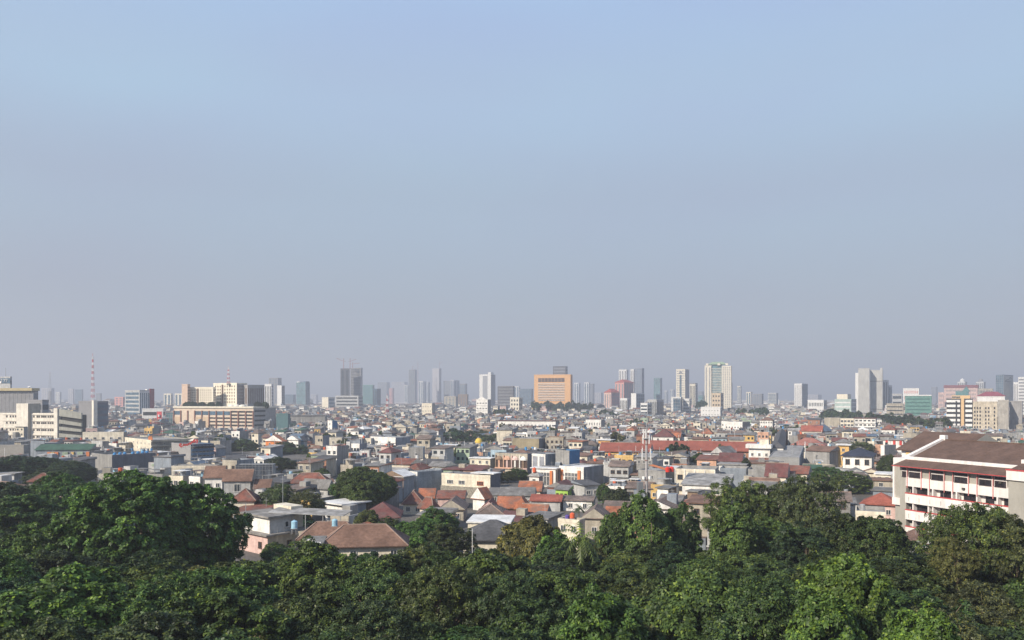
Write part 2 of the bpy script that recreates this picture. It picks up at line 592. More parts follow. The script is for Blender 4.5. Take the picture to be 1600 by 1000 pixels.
# hazy distant towers: (label, left, corner, right, top, depth, wall, style)
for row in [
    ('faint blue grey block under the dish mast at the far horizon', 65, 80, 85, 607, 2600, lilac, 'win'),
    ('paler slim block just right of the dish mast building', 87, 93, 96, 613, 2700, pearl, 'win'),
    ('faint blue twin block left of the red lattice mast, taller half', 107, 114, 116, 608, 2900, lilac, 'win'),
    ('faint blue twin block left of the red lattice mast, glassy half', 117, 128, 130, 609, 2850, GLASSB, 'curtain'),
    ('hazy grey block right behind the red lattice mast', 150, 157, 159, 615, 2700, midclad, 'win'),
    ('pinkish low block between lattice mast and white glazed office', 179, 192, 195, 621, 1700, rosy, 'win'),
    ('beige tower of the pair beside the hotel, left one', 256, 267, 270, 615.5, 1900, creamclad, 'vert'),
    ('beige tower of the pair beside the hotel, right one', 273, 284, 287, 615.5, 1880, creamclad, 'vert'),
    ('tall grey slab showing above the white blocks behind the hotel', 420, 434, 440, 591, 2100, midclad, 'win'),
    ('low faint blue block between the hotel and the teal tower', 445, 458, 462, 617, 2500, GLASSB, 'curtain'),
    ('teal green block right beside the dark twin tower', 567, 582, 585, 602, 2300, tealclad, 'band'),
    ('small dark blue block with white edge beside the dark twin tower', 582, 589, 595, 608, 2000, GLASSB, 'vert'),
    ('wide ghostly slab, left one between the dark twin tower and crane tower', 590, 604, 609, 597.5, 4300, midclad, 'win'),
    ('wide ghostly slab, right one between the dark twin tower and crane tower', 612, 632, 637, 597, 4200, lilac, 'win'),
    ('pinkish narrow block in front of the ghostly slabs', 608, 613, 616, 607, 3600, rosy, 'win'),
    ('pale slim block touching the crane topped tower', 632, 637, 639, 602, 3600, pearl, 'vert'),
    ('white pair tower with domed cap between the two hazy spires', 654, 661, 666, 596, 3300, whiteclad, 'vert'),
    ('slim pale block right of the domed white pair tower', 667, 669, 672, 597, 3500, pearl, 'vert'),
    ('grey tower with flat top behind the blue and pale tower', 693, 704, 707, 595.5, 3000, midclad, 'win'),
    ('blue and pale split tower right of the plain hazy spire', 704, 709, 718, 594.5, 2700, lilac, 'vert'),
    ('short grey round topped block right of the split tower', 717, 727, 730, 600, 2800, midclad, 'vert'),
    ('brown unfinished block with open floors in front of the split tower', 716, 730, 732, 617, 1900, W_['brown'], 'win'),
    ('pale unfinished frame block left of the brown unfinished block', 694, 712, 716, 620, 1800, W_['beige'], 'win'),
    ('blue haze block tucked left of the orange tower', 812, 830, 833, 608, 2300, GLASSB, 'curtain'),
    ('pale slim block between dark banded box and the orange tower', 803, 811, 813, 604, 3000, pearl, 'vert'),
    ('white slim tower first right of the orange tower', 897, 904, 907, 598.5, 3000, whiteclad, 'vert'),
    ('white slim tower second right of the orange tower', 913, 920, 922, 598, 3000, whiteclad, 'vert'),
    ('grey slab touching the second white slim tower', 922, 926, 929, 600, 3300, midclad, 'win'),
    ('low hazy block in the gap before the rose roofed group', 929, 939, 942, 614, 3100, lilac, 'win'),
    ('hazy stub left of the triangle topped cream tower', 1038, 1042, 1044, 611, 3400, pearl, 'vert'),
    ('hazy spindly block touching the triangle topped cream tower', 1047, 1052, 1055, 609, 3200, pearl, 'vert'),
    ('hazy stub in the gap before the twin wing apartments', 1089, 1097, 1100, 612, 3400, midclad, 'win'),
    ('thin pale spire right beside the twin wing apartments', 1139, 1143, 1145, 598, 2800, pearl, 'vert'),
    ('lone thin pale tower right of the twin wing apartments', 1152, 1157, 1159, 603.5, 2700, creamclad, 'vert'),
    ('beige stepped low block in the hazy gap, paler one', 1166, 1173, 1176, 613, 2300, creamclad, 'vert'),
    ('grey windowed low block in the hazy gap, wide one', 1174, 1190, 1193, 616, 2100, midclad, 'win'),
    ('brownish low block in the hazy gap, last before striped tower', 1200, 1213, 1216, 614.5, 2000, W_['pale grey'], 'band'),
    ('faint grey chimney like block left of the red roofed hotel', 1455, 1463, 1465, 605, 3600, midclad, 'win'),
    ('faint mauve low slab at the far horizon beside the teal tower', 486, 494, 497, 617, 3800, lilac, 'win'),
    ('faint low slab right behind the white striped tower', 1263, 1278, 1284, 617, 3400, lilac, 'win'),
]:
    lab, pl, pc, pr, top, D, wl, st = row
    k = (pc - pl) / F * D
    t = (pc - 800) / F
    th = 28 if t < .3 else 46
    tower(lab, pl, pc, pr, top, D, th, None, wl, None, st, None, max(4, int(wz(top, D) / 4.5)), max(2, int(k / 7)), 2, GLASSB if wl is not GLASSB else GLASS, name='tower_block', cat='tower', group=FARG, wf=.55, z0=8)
for px in (1290, 1225, 1400, 745, 520, 30, 350):
    pass


def crane(px, py0, py1, D, label, jib=14, up=.25, side=1):
    """a luffing tower crane on a roof"""
    z0, z1 = wz(py0, D), wz(py1, D)
    r = thing('tower_crane', label, 'crane', (wx(px, D), D, z0))
    m = MB()
    hgt = z1 - z0
    m.bar((0, 0, 0), (0, 0, hgt), .7, M('hazy crane red', (.30, .13, .12)))
    m.build('mast', r)
    m = MB()
    m.bar((0, 0, hgt * .72), (side * jib, 0, hgt * (.72 + up)), .5, M('hazy crane red', (.30, .13, .12)))
    m.bar((0, 0, hgt * .72), (-side * jib * .3, 0, hgt * .72), .9, STEEL)
    m.bar((0, 0, hgt), (side * jib, 0, hgt * (.72 + up)), .2, STEEL)
    m.build('jib', r)


# dark twin tower with podium and cranes
b = tower('dark twin tower with pale middle strip and roof cranes above a wide podium', 532, 546, 547, 576.5, 1700, 10, None, darkclad, pearl, 'vert', 'blank', 20, 2, 2, GLASS, vis=620, cat='tower', name='office_tower')
b = tower('broad grey half of the dark twin tower, on the right', 547.5, 564, 566.5, 575.5, 1720, 22, None, midclad, lilac, 'win', 'win', 26, 9, 3, GLASS, wf=.7, hf=.5, vis=620, cat='tower', name='office_tower')
tower('wide grey podium block below the dark twin tower', 524, 560, 567, 619, 1650, 24, None, W_['pale grey'], W_['grey'], 'band', 'band', 3, 1, 1, DARK, vis=636, z0=12, name='podium_block')
tower('white small office with banded right side, left of the grey podium', 503, 513, 523, 621.5, 1500, 38, None, creamclad, W_['pale grey'], 'blank', 'band', 4, 3, 4, GLASSB, vis=637)
crane(537, 576.5, 560, 1700, 'hazy red crane leaning left on the dark twin tower', 16, .3, -1)
crane(547, 576, 560, 1700, 'hazy crane standing middle of the dark twin tower', 14, .2, 1)
crane(551, 575.5, 566, 1720, 'small crane at the right of the twin tower roof', 16, .15, 1)

# teal glass tower
tower('teal glass tower with dark right flank and white notch on top', 463, 477.5, 484, 598, 1900, 30, None, GLASST, GLASSB, 'curtain', 'curtain', 16, 4, 3, vis=632, cat='tower', name='glass_tower', roofbox=[(.0, .3, .1, .9, 3, whiteclad), (.7, 1.0, .1, .9, 3.5, GLASSB)])
tower('white annexe block beside the hotel', 413.5, 424, 427, 601, 1300, 28, None, whiteclad, lilac, 'vert', 'win', 9, 4, 3, vis=628, group='towers behind the hotel')
tower('white slab with blank front in front of the tall grey slab', 433, 440, 445, 603, 1500, 30, None, whiteclad, midclad, 'blank', 'win', 10, 3, 3, vis=630, group='towers behind the hotel')

# two hazy spires
b = tower('hazy grey spire with open top frame and thin crane, left of two', 638.5, 648, 651.5, 578, 2900, 25, None, midclad, lilac, 'win', 'win', 30, 3, 2, GLASSB, vis=630, cat='tower', name='unfinished_tower', wf=.75)
crane(653, 628, 566, 2950, 'thin freestanding hazy crane beside the left hazy spire', 14, .12, -1)
crane(644.5, 578, 572, 2900, 'stub crane on the open top of the left hazy spire', 6, .3, 1)
b = tower('plain hazy grey spire with darker belt, right of two', 675.5, 686, 689.5, 576, 3000, 25, None, lilac, midclad, 'curtain', 'curtain', 26, 3, 2, vis=630, cat='tower', name='unfinished_tower')
crane(687, 576, 565, 3000, 'faint crane on the right hazy spire', 10, .2, 1)

# white two pillar tower
b = tower('white tower with two bright pillars and grey centre strip', 749, 767, 774, 585.5, 1900, 27, None, whiteclad, midclad, 'vert', 'vert', 1, 1, 3, M('grey screen glass', (.28, .29, .31), var=.1), vis=628, cat='tower', name='white_tower', wf=.42, roofbox=[(.75, 1.0, 0, .6, 6, whiteclad)])  # grey right side puts the shade of the white wall into its colour
tower('dark box office with pale floor lines left of the orange tower', 777.5, 802, 804, 605, 1500, 18, None, darkclad, None, 'band', 'band', 8, 1, 1, M('pale sunshade', (.30, .31, .31)), vis=632, frac=.22, roofbox=[(.0, 1.0, .2, .9, 2.5, midclad)])
tower('cream block with three stacked bays in front of the dark box office', 797, 811, 816.5, 622, 1250, 30, None, creamclad, W_['beige'], 'win', 'win', 4, 3, 2, vis=637, roofbox=[(.0, .45, 0, .9, 1.5, creamclad)])

# orange tower
b = tower('broad orange stone tower with white sunshade lines across its window field', 834.5, 891.5, 894.5, 586, 1400, 14, None, orangeclad, M('shaded orange flank', (.36, .17, .07)), 'blank', 'blank', vis=626, cat='tower', name='orange_tower')  # flank is the orange stone darkened to paint in its shaded side
x0, x1 = b.x0 + b.L * .115, b.x1 - b.L * .165
zt, zb = wz(590.5, 1400), wz(627, 1400)
m = MB()
m.box(x0, x1, -.05, .2, zt - 7.5, zt, M('bronze glass', (.10, .07, .06), rough=.3))
m.build('top_window', b.root)
for i in range(1, 8):
    mm = MB()
    xx = x0 + (x1 - x0) * i / 8
    mm.box(xx - .25, xx + .25, -.3, .1, zt - 7.5, zt, orangeclad)
    mm.build('mullion', b.root)
n = 11
for i in range(n):
    z = zb + (zt - 9.0 - zb) * (i + .5) / n
    mm = MB()
    mm.box(x0, x1, -.04, .2, z - 1.1, z + .1, M('bronze glass', (.10, .07, .06)))
    mm.build('window_band', b.root)
    mm = MB()
    mm.box(x0 - .5, x1 + .5, -.75, .1, z + .1, z + .95, M('white sunshade', (.74, .70, .64), var=.05))
    mm.build('sunshade', b.root)
tower('dark windowed box rising behind the orange tower', 864, 884, 887, 573, 1750, 14, None, darkclad, None, 'win', 'win', 14, 10, 3, M('grey pane', (.26, .27, .30)), wf=.7, hf=.55, vis=586, cat='tower', name='office_tower')

# rose roofed group
tower('white striped tower behind the rose gabled block', 967, 979, 982, 578, 2100, 24, None, whiteclad, lilac, 'vert', 'win', 20, 3, 2, midclad, vis=594, cat='tower', name='apartment_tower')
tower('blue grey tall tower behind the rose gabled block', 992, 1003, 1006.5, 576, 1900, 30, None, M('slate cladding', (.20, .22, .27)), M('dark slate cladding', (.13, .14, .19)), 'win', 'win', 24, 4, 3, GLASSB, vis=612, cat='tower', name='apartment_tower')  # right side: darker copy of the slate, shade put into the colour
tower('pale left wing of the blue grey tall tower', 985, 990.5, 992, 577.5, 1930, 25, None, whiteclad, lilac, 'vert', 'win', 20, 2, 1, midclad, vis=594, cat='tower', name='apartment_tower')


def cap_roof(b, rise, mat, o=1.0, kind='hip', name='roof'):
    m = MB()
    roof_solid(m, b.x0, b.x1, 0, b.W, b.h + 1.25, rise, kind, mat, None, o)
    m.build(name, b.root)


roseroof = M('rose roof tile', (.32, .075, .065), var=.15)
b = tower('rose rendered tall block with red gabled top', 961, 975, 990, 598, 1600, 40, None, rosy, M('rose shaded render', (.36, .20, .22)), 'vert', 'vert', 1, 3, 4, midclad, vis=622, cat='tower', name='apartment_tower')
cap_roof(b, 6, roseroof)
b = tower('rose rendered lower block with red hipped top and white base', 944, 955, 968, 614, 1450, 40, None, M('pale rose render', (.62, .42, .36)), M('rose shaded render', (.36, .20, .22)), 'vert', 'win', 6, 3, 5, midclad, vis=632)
cap_roof(b, 7, roseroof)
tower('white block with dark vertical slots below the rose blocks', 969, 980, 983, 623.5, 1250, 24, None, whiteclad, lilac, 'vert', 'vert', 1, 5, 2, DARK, vis=637, roofbox=[(.1, .9, .1, .9, 1.5, whiteclad)])
tower('grey stepped block with white wing beside the white slotted block', 986, 994, 1007, 615.5, 1350, 42, None, whiteclad, W_['blue grey'], 'blank', 'win', 6, 2, 4, vis=637)
tower('slim teal glass tower standing alone', 1021.5, 1031.5, 1034.5, 591, 2000, 28, None, GLASST, GLASSB, 'curtain', 'curtain', 18, 3, 2, vis=626, cat='tower', name='glass_tower')

# triangle topped cream tower
b = tower('cream tower with triangle pediment and grey right flank', 1056.5, 1070.5, 1077, 577.5, 1700, 30, None, creamclad, M('grey flank', (.25, .25, .28)), 'win', 'win', 17, 5, 3, M('soft grey pane', (.25, .25, .26)), wf=.6, hf=.5, vis=625, cat='tower', name='apartment_tower')
m = MB()
w = b.L
m.poly([(b.x0 + w * .2, -.4, b.h - 9), (b.x1 - w * .2, -.4, b.h - 9), (b.x0 + w * .5, -.4, b.h - 2)], midclad)
m.poly([(b.x0 + w * .2, -.4, b.h - 9), (b.x0 + w * .5, -.4, b.h - 2), (b.x0 + w * .5, .2, b.h - 2), (b.x0 + w * .2, .2, b.h - 9)], creamclad)
m.build('pediment', b.root)
m = MB()
m.box(b.x0 + w * .4, b.x0 + w * .6, -.3, .3, 8, b.h - 12, GLASSB)
m.build('glass_strip', b.root)
tower('cream tower with darker crown, right of the triangle topped tower', 1077.5, 1086.5, 1090, 601, 1650, 26, None, creamclad, M('grey flank', (.25, .25, .28)), 'vert', 'win', 10, 4, 2, vis=630, cat='tower', name='apartment_tower', roofbox=[(.0, 1, 0, 1, 3.5, midclad)])

# twin wing apartments with a green roof
gr = M('green roof tile', (.25, .33, .22), var=.12)
b1 = tower('cream twin wing apartment tower with green peaked roof and glazed centre', 1101, 1111.5, 1113, 572, 1500, 20, 22, creamclad, midclad, 'vert', 'vert', 1, 2, 1, M('soft grey pane', (.25, .25, .26)), wf=.3, vis=632, cat='tower', name='apartment_tower')
mid = MB()
cx = wx(1119, 1506)
o = b1.root
L = wx(1138.5, 1500) - wx(1101, 1500)
bz = b1.h
mid.box(0, L * .42, 3, 20, 0, bz + 3, GLASST, top=gr)
mid.build('glass_centre', o)
wing = MB()
wing.box(L * .42, L * .80, -1, 20, 0, bz, creamclad, right=midclad)
wing.build('wing', o)
wg = MB()
wingrid(wg, L * .44, L * .78, -1, 6, bz - 2, 26, 4, M('soft grey pane', (.25, .25, .26)), .55, .5)
wg.build('window_grid', o, 'stuff')
fl = MB()
for i in range(26):
    z = 8 + (bz - 10) * i / 26
    fl.box(.2, L * .42 - .2, 2.5, 3, z, z + .9, creamclad)
fl.build('floor_slab', o, 'stuff')
pk = MB()
roof_solid(pk, -L * .16, L * .62, 1, 19, bz + 3.1, 5.5, 'hip', gr, None, 1)
pk.build('roof', o)
for xx in (-L * .17, L * .3, L * .62):
    q = MB()
    q.box(xx - 2.5, xx + 2.5, -.6, 5, bz + 1.25, bz + 5.2, creamclad)
    q.build('roof_turret', o)
reserve(1101, 1138, 1500, 632)
tower('beige balcony block standing before the twin wing apartments', 1112, 1126, 1130.5, 615, 1150, 32, None, M('sand render', (.50, .41, .30)), W_['beige'], 'win', 'band', 5, 3, 3, vis=636, hf=.4, roofbox=[(.1, .6, .1, .8, 1.5, W_['beige'])])
tower('windowless looking white block with rows of tiny square windows', 1095, 1125.5, 1128.5, 637.5, 900, 24, None, whiteclad, W_['pale grey'], 'win', 'win', 3, 6, 2, vis=650, wf=.22, hf=.25, z0=3)
tower('white banded office with grey columned right wing', 1001, 1011.5, 1018, 631, 1050, 34, None, whiteclad, W_['pale grey'], 'band', 'band', 4, 1, 1, vis=646)
tower('grey office with pale column strips right of the white banded office', 1012, 1026, 1037, 625.5, 1080, 40, None, W_['pale grey'], M('grey flank', (.25, .25, .28)), 'vert', 'vert', 1, 5, 5, vis=650, roofbox=[(.0, 1, .0, 1, 1.2, whiteclad)])
tower('dark blue glass office with white edge strips', 1048.5, 1064, 1066.5, 621.5, 1080, 18, None, whiteclad, midclad, 'curtain', 'vert', 6, 3, 2, GLASSB, vis=643)
tower('navy glass front beside the white edge strips', 1052, 1063, 1065, 624, 1070, 18, None, GLASSB, None, 'curtain', 'curtain', 6, 3, 1, vis=643, name='glass_office')
tower('white office with lattice windows right of the navy glass front', 1067, 1077, 1080, 624, 1090, 22, None, whiteclad, W_['pale grey'], 'win', 'win', 5, 3, 2, vis=645)
tower('dark teal glass block half hidden by trees below the cream crown tower', 1091, 1099, 1101, 619, 1300, 22, None, GLASST, GLASSB, 'curtain', 'curtain', 5, 3, 1, vis=634, name='glass_office')

# striped tower and the blank slab
tower('white vertical striped tower with navy right flank', 1241, 1253, 1262, 600, 1600, 42, None, whiteclad, GLASSB, 'vert', 'curtain', 12, 4, 4, midclad, wf=.3, vis=628, cat='tower', name='office_tower')
b = tower('pale green glazed office with white rooftop room', 1304, 1330, 1338, 625, 1050, 40, None, M('pale green glazing', (.36, .45, .42)), W_['pale grey'], 'band', 'band', 4, 1, 1, whiteclad, frac=.3, vis=645, roofbox=[(.1, .75, .1, .8, 8, creamclad)])
tower('long low white block behind the pale green glazed office', 1262, 1287, 1292, 626, 1200, 42, None, whiteclad, W_['pale grey'], 'win', 'win', 2, 9, 3, vis=634)
b = tower('tall blank white slab tower, left half with bright edge strip', 1341, 1358.5, 1359, 576.5, 1250, 8, 30, concpanel, None, 'blank', 'blank', vis=646, cat='tower', name='blank_tower', roofbox=[(.5, .7, .2, .5, 2, midclad)])
m = MB()
m.box(b.x0 - 4.5, b.x0, 2, 14, 0, b.h - 6, whiteclad)
m.build('edge_strip', b.root)
b = tower('tall blank white slab tower, right half with roof horn', 1359.5, 1379, 1380, 579, 1262, 8, 32, concpanel, None, 'blank', 'blank', vis=646, cat='tower', name='blank_tower', roofbox=[(.8, 1.0, .0, .6, 4.5, concpanel)])
for z in (wz(596, 1262), wz(640, 1262)):
    m = MB()
    m.box(b.x0, b.x1, -.5, .1, z, z + 1.2, CONC)
    m.build('string_course', b.root)
tower('stepped white annexe against the blank white slab, taller step', 1379.5, 1387, 1389, 595, 1290, 12, 18, whiteclad, None, 'vert', 'blank', 1, 2, 1, midclad, vis=626, cat='tower', name='office_tower')
tower('stepped white annexe against the blank white slab, lower step with navy slot', 1389, 1393.5, 1394, 603, 1295, 8, 18, whiteclad, None, 'vert', 'blank', 1, 2, 1, GLASSB, vis=626, cat='tower', name='office_tower')
tower('cream banded office between blank slab and green glass office', 1385, 1411.5, 1412, 632, 950, 10, 20, W_['beige'], None, 'band', 'band', 4, 1, 1, vis=650, frac=.3)
b = tower('bright green glass office with white roof line', 1414, 1455.5, 1456, 620, 1000, 12, 25, tealclad, None, 'band', 'blank', 6, 1, 1, M('dark green pane', (.04, .11, .10), rough=.3), frac=.3, vis=642, name='glass_office')
m = MB()
m.box(b.x0, b.x1, -.6, 2, b.h + 1.2, b.h + 2.6, whiteclad)
m.build('roof_band', b.root)
tower('white stepped block with rosy sign panels above the green office', 1411, 1436, 1437, 607.5, 1400, 10, 20, whiteclad, None, 'win', 'blank', 4, 7, 1, rosy, vis=620, wf=.5)
tower('grey low blocks left of the white stepped block', 1394, 1409, 1410, 616, 1500, 10, 20, W_['pale grey'], None, 'band', 'blank', 3, 1, 1, vis=630)

# red roofed hotel group
b = tower('wide pink hotel with dark red roof and many small windows', 1475, 1527.5, 1528.5, 606.5, 1450, 10, 24, W_['pink'], None, 'win', 'win', 6, 22, 3, midclad, wf=.5, vis=622, name='hotel')
cap_roof(b, 5, M('dark red roof tile', (.20, .06, .06)), 1.0, 'gable_x')
tower('low pink wing left of the wide pink hotel', 1466, 1474.5, 1475, 614, 1440, 8, 20, W_['pink'], None, 'win', 'win', 4, 4, 2, midclad, vis=626, name='hotel_wing')
b = tower('teal gabled glass block before the wide pink hotel', 1493, 1513, 1514, 612, 1250, 10, 12, M('teal sheet', (.08, .20, .20), var=.15), None, 'curtain', 'blank', 2, 4, 1, vis=621, name='glass_hall')
m = MB()
m.poly([(b.x1 - 9, -.5, b.h), (b.x1 + 2, -.5, b.h), (b.x1 - 3, -.5, b.h + 9)], M('teal sheet', (.08, .20, .20)))
m.poly([(b.x1 - 9, 8, b.h), (b.x1 - 3, 8, b.h + 9), (b.x1 + 2, 8, b.h)], M('teal sheet', (.08, .20, .20)))
m.poly([(b.x1 - 9, -.5, b.h), (b.x1 - 3, -.5, b.h + 9), (b.x1 - 3, 8, b.h + 9), (b.x1 - 9, 8, b.h)], M('teal sheet', (.08, .20, .20)))
m.poly([(b.x1 + 2, -.5, b.h), (b.x1 + 2, 8, b.h), (b.x1 - 3, 8, b.h + 9), (b.x1 - 3, -.5, b.h + 9)], M('teal sheet', (.08, .20, .20)))
m.build('gable', b.root)
for lab, a, c, e, t in (('domed hazy tower behind the pink hotel, left dome', 1496, 1508, 1511, 597), ('domed hazy tower behind the pink hotel, right dome with dark cap', 1525, 1537, 1540, 597)):
    b = tower(lab, a, c, e, t, 2300, 44, None, pearl, midclad, 'vert', 'win', 6, 4, 3, vis=606, cat='tower', name='domed_tower')
    m = MB()
    m.dome((b.x0 + b.x1) / 2, b.W / 2, b.h + 1.3, b.L * .33, 10, midclad if 'cap' in lab else whiteclad)
    m.build('dome', b.root)
tower('beige low wing between the pink hotel and the blue glass tower', 1529, 1551, 1552, 608, 1480, 10, 18, W_['beige'], None, 'win', 'win', 5, 8, 1, vis=620, name='hotel_wing')
b = tower('blue glass tower with white flank, dark swoosh sign near its top', 1556, 1568, 1583, 586.5, 1400, 52, None, GLASSB, concpanel, 'curtain', 'blank', 16, 4, 3, vis=625, cat='tower', name='glass_tower')
m = MB()
for p, q in (((2, 60), (5, 63.5)), ((5, 63.5), (8, 63.5)), ((2, 60), (10, 60)), ((8, 66), (10.5, 67.5)), ((10.5, 67.5), (11, 65))):
    k = b.W / 14
    m.bar((b.x1 + .3, p[0] * k, p[1] - 66 + b.h - 5), (b.x1 + .3, q[0] * k, q[1] - 66 + b.h - 5), .5, DARK)
m.build('sign_mark', b.root)
tower('white tower cut by the frame edge, tallest at the far right', 1591, 1606, 1607, 590, 1380, 10, 22, whiteclad, None, 'band', 'band', 11, 1, 1, midclad, vis=650, cat='tower', name='apartment_tower')
tower('white lower tower beside the frame edge tower', 1583.5, 1591, 1592, 598, 1390, 10, 22, whiteclad, None, 'vert', 'band', 9, 3, 1, midclad, vis=640, cat='tower', name='apartment_tower')

# striped office and its cream neighbour
wb = M('white spandrel', (.74, .73, .71), var=.06, streak=.12)
b = tower('black and white striped office with orange stair strip and orange penthouse', 1479, 1519, 1520, 625, 700, 8, 22, DARK, None, 'blank', 'blank', vis=668)
n = 6
for i in range(n):
    z0 = 2 + (b.h - 2) * i / n
    zz = (b.h - 2) / n
    for fx0, fx1 in ((0, .53), (.74, 1)):
        m = MB()
        m.box(b.x0 + b.L * fx0, b.x0 + b.L * fx1, -.7, 0, z0 + zz * .5, z0 + zz * 1.02, wb)
        m.build('spandrel', b.root)
m = MB()
m.box(b.x0 + b.L * .57, b.x0 + b.L * .69, -1.2, 0, 0, b.h + 1.6, M('pale orange cladding', (.60, .41, .22), var=.06))
m.build('stair_strip', b.root)
m = MB()
m.box(b.x0 + b.L * .36, b.x0 + b.L * .42, -.9, 0, 0, b.h - 1, DARK)
m.build('dark_strip', b.root)
m = MB()
m.box(b.x0 + b.L * .2, b.x0 + b.L * .92, 2, 16, b.h + 1.3, b.h + 4.2, M('pale orange cladding', (.60, .41, .22)), top=CONC)
m.build('penthouse', b.root)
for i in range(4):
    put(window_mesh(1.6, 1.4, WFRAME, GLASS, 0), 'window', b.root, b.x0 + b.L * (.25 + .08 * i), 1.98, b.h + 2)
tank_cols = []
b = tower('cream stained block with columns of slot windows', 1520, 1558.5, 1559, 629.5, 690, 10, 20, M('stained cream wall', (.56, .49, .38), streak=.3, var=.25), None, 'blank', 'blank', vis=672)
for fx in (.05, .16, .27, .5, .62, .85):
    for i in range(6):
        put(window_mesh(1.1, 1.7, BFRAME, GLASS, 0), 'window', b.root, b.x0 + b.L * (fx + .03), -.01, 3 + i * (b.h - 5) / 6)
tower('blank beige end wall beside the stained cream block', 1559.5, 1576, 1577, 627, 685, 12, 22, M('warm grey render', (.37, .345, .305), streak=.2), None, 'blank', 'blank', vis=674)
tower('blank grey recessed wall right of the beige end wall', 1577.5, 1597, 1598, 628.5, 700, 12, 22, M('cool grey render', (.30, .29, .285), streak=.2), None, 'blank', 'blank', vis=674)
b = tower('white block under a maroon ribbed roof above the stained cream block', 1527, 1570, 1571, 620.5, 800, 12, 14, whiteclad, None, 'win', 'blank', 1, 8, 1, vis=628)
cap_roof(b, 4.5, M('maroon ribbed sheet', (.22, .06, .08), var=.2), .6, 'hip')

# ------------------------------------------------------------------ left side landmarks
b = tower('blue glass office cut by the frame edge with white rooftop sign', -25, 16, 18.5, 590, 850, 20, None, W_['pale grey'], W_['blue grey'], 'blank', 'band', 5, 1, 1, vis=606)
m = MB()
m.box(b.x0, b.x1, -.3, 0, wz(599, 850), b.h - .5, GLASSB)
m.build('glass_band', b.root)
m = MB()
for x, z in ((-14.5, 0), (-10, 0), (-6.5, 0)):
    m.bar((x, -.6, b.h - 1.7), (x + 3, -.6, b.h - 1.7), .25, WHITEP)
    m.bar((x + 3, -.6, b.h - 1.7), (x + 1.2, -.6, b.h - 4.7), .25, WHITEP)
m.box(-18, -13.2, -.7, -.4, b.h - 6.5, b.h - 4, WHITEP)
m.build('sign_mark', b.root)
m = MB()
m.bar((-11, 3, b.h), (-11, 3, b.h + 11), .25, STEEL)
m.build('antenna', b.root)

b = tower('grey glazed hall under a wide yellowish overhanging slab roof', -30, 52, 56, 613, 620, 8, -5, midclad, None, 'curtain', 'curtain', 2, 13, 3, vis=628, name='glazed_hall')
m = MB()
m.box(b.x0 - 2, b.x1 + .8, -2.5, b.W + 1, b.h + 1.25, b.h + 3.4, M('ochre roof slab', (.42, .35, .20), var=.1))
m.build('roof_slab', b.root)
m = MB()
m.dome(0, 0, .9, 1.6, .8, WHITEP)
m.cyl(0, 0, 0, 1.0, .25, STEEL, 8)
o = thing('satellite_dish', 'white satellite dish at the corner of the yellowish slab roof', 'dish', (wx(46.5, 628), 628, b.h + 3.4), me=m.mesh('satellite_dish'))
o.rotation_euler = (0, 0, 0)
tower('dark stepped plant rooms between the cream ramp building and the glazed hall', 40, 66, 76, 627, 590, 38, None, midclad, W_['blue grey'], 'band', 'band', 3, 1, 1, vis=640)

# cream ramp building
cw = M('warm cream wall', (.73, .68, .59), var=.12, streak=.2)
D0 = 520
b = Body(-20, 91, 93, D0, 14, -8)
root = thing('ramp_building', 'cream building with stair pier and dark slanted car ramps on its right end', 'building', b.loc, b.rz)
hT = wz(645.5, D0)
m = MB()
m.box(b.x0, b.x1 - 3, 0, b.W, 0, hT, cw, top=CONC)
m.build('wall', root)
m = MB()
pxs = lambda px: (px - 91) / F * D0 * 1.03
m.box(pxs(18), pxs(40), -2.2, 8, 0, wz(630.5, D0), cw, right=W_['beige'])  # beige right face paints shade onto the cream pier
m.build('stair_pier', root)
m = MB()
m.box(b.x1 - 3, b.x1, -.8, b.W, 0, wz(638, D0), cw)
m.build('corner_pier', root)
for k, py in enumerate((650.5, 660.5, 671.5, 682.5)):
    z = wz(py, D0) - .8
    for grp in ([-5, 2, 7, 12], [46, 52.5, 56, 61, 64.5, 68, 73, 77, 81]):
        for px in grp:
            put(window_mesh(1.2, 1.2, BFRAME, GLASS, 0), 'window', root, pxs(px), -.01, z)
    mm = MB()
    mm.box(pxs(43), pxs(84), -.45, 0, z + 1.7, z + 2.1, cw)
    mm.build('ledge', root)
    mm = MB()
    mm.box(pxs(-14), pxs(16), -.45, 0, z + 1.7, z + 2.1, cw)
    mm.build('ledge', root)
# the ramps: solid parapets over dark decks that sink towards the right
m = MB()
xr, xe = pxs(92), pxs(133)
m.box(xr, xe - .5, 1.5, 5, 0, wz(648, D0), DARK)  # near-black box stands in for the shade between the ramp decks
m.build('deck_core', root)
rm = M('grey green parapet', (.30, .30, .265), var=.15, streak=.2)  # parapet tone carries the shade of this right-facing end
for k, (pa, pb, qa, qb) in enumerate(((638.5, 650, 645, 654.5), (655.5, 661.5, 661, 666), (666.5, 672, 670.5, 674.5), (677, 683, 680, 684))):
    mm = MB()
    za, zb, zc, zd = wz(pa, D0), wz(pb, D0), wz(qa, D0), wz(qb, D0)
    mm.poly([(xr, 0, zb), (xe, 0, zd), (xe, 0, zc), (xr, 0, za)], rm)
    mm.poly([(xr, 1, zb), (xr, 1, za), (xe, 1, zc), (xe, 1, zd)], rm)
    mm.poly([(xr, 0, za), (xe, 0, zc), (xe, 1, zc), (xr, 1, za)], rm)
    mm.poly([(xr, 0, zb), (xr, 1, zb), (xe, 1, zd), (xe, 0, zd)], rm)
    mm.poly([(xe, 0, zd), (xe, 1, zd), (xe, 1, zc), (xe, 0, zc)], rm)
    mm.build('ramp_parapet', root)
reserve(0, 133, D0, 688)

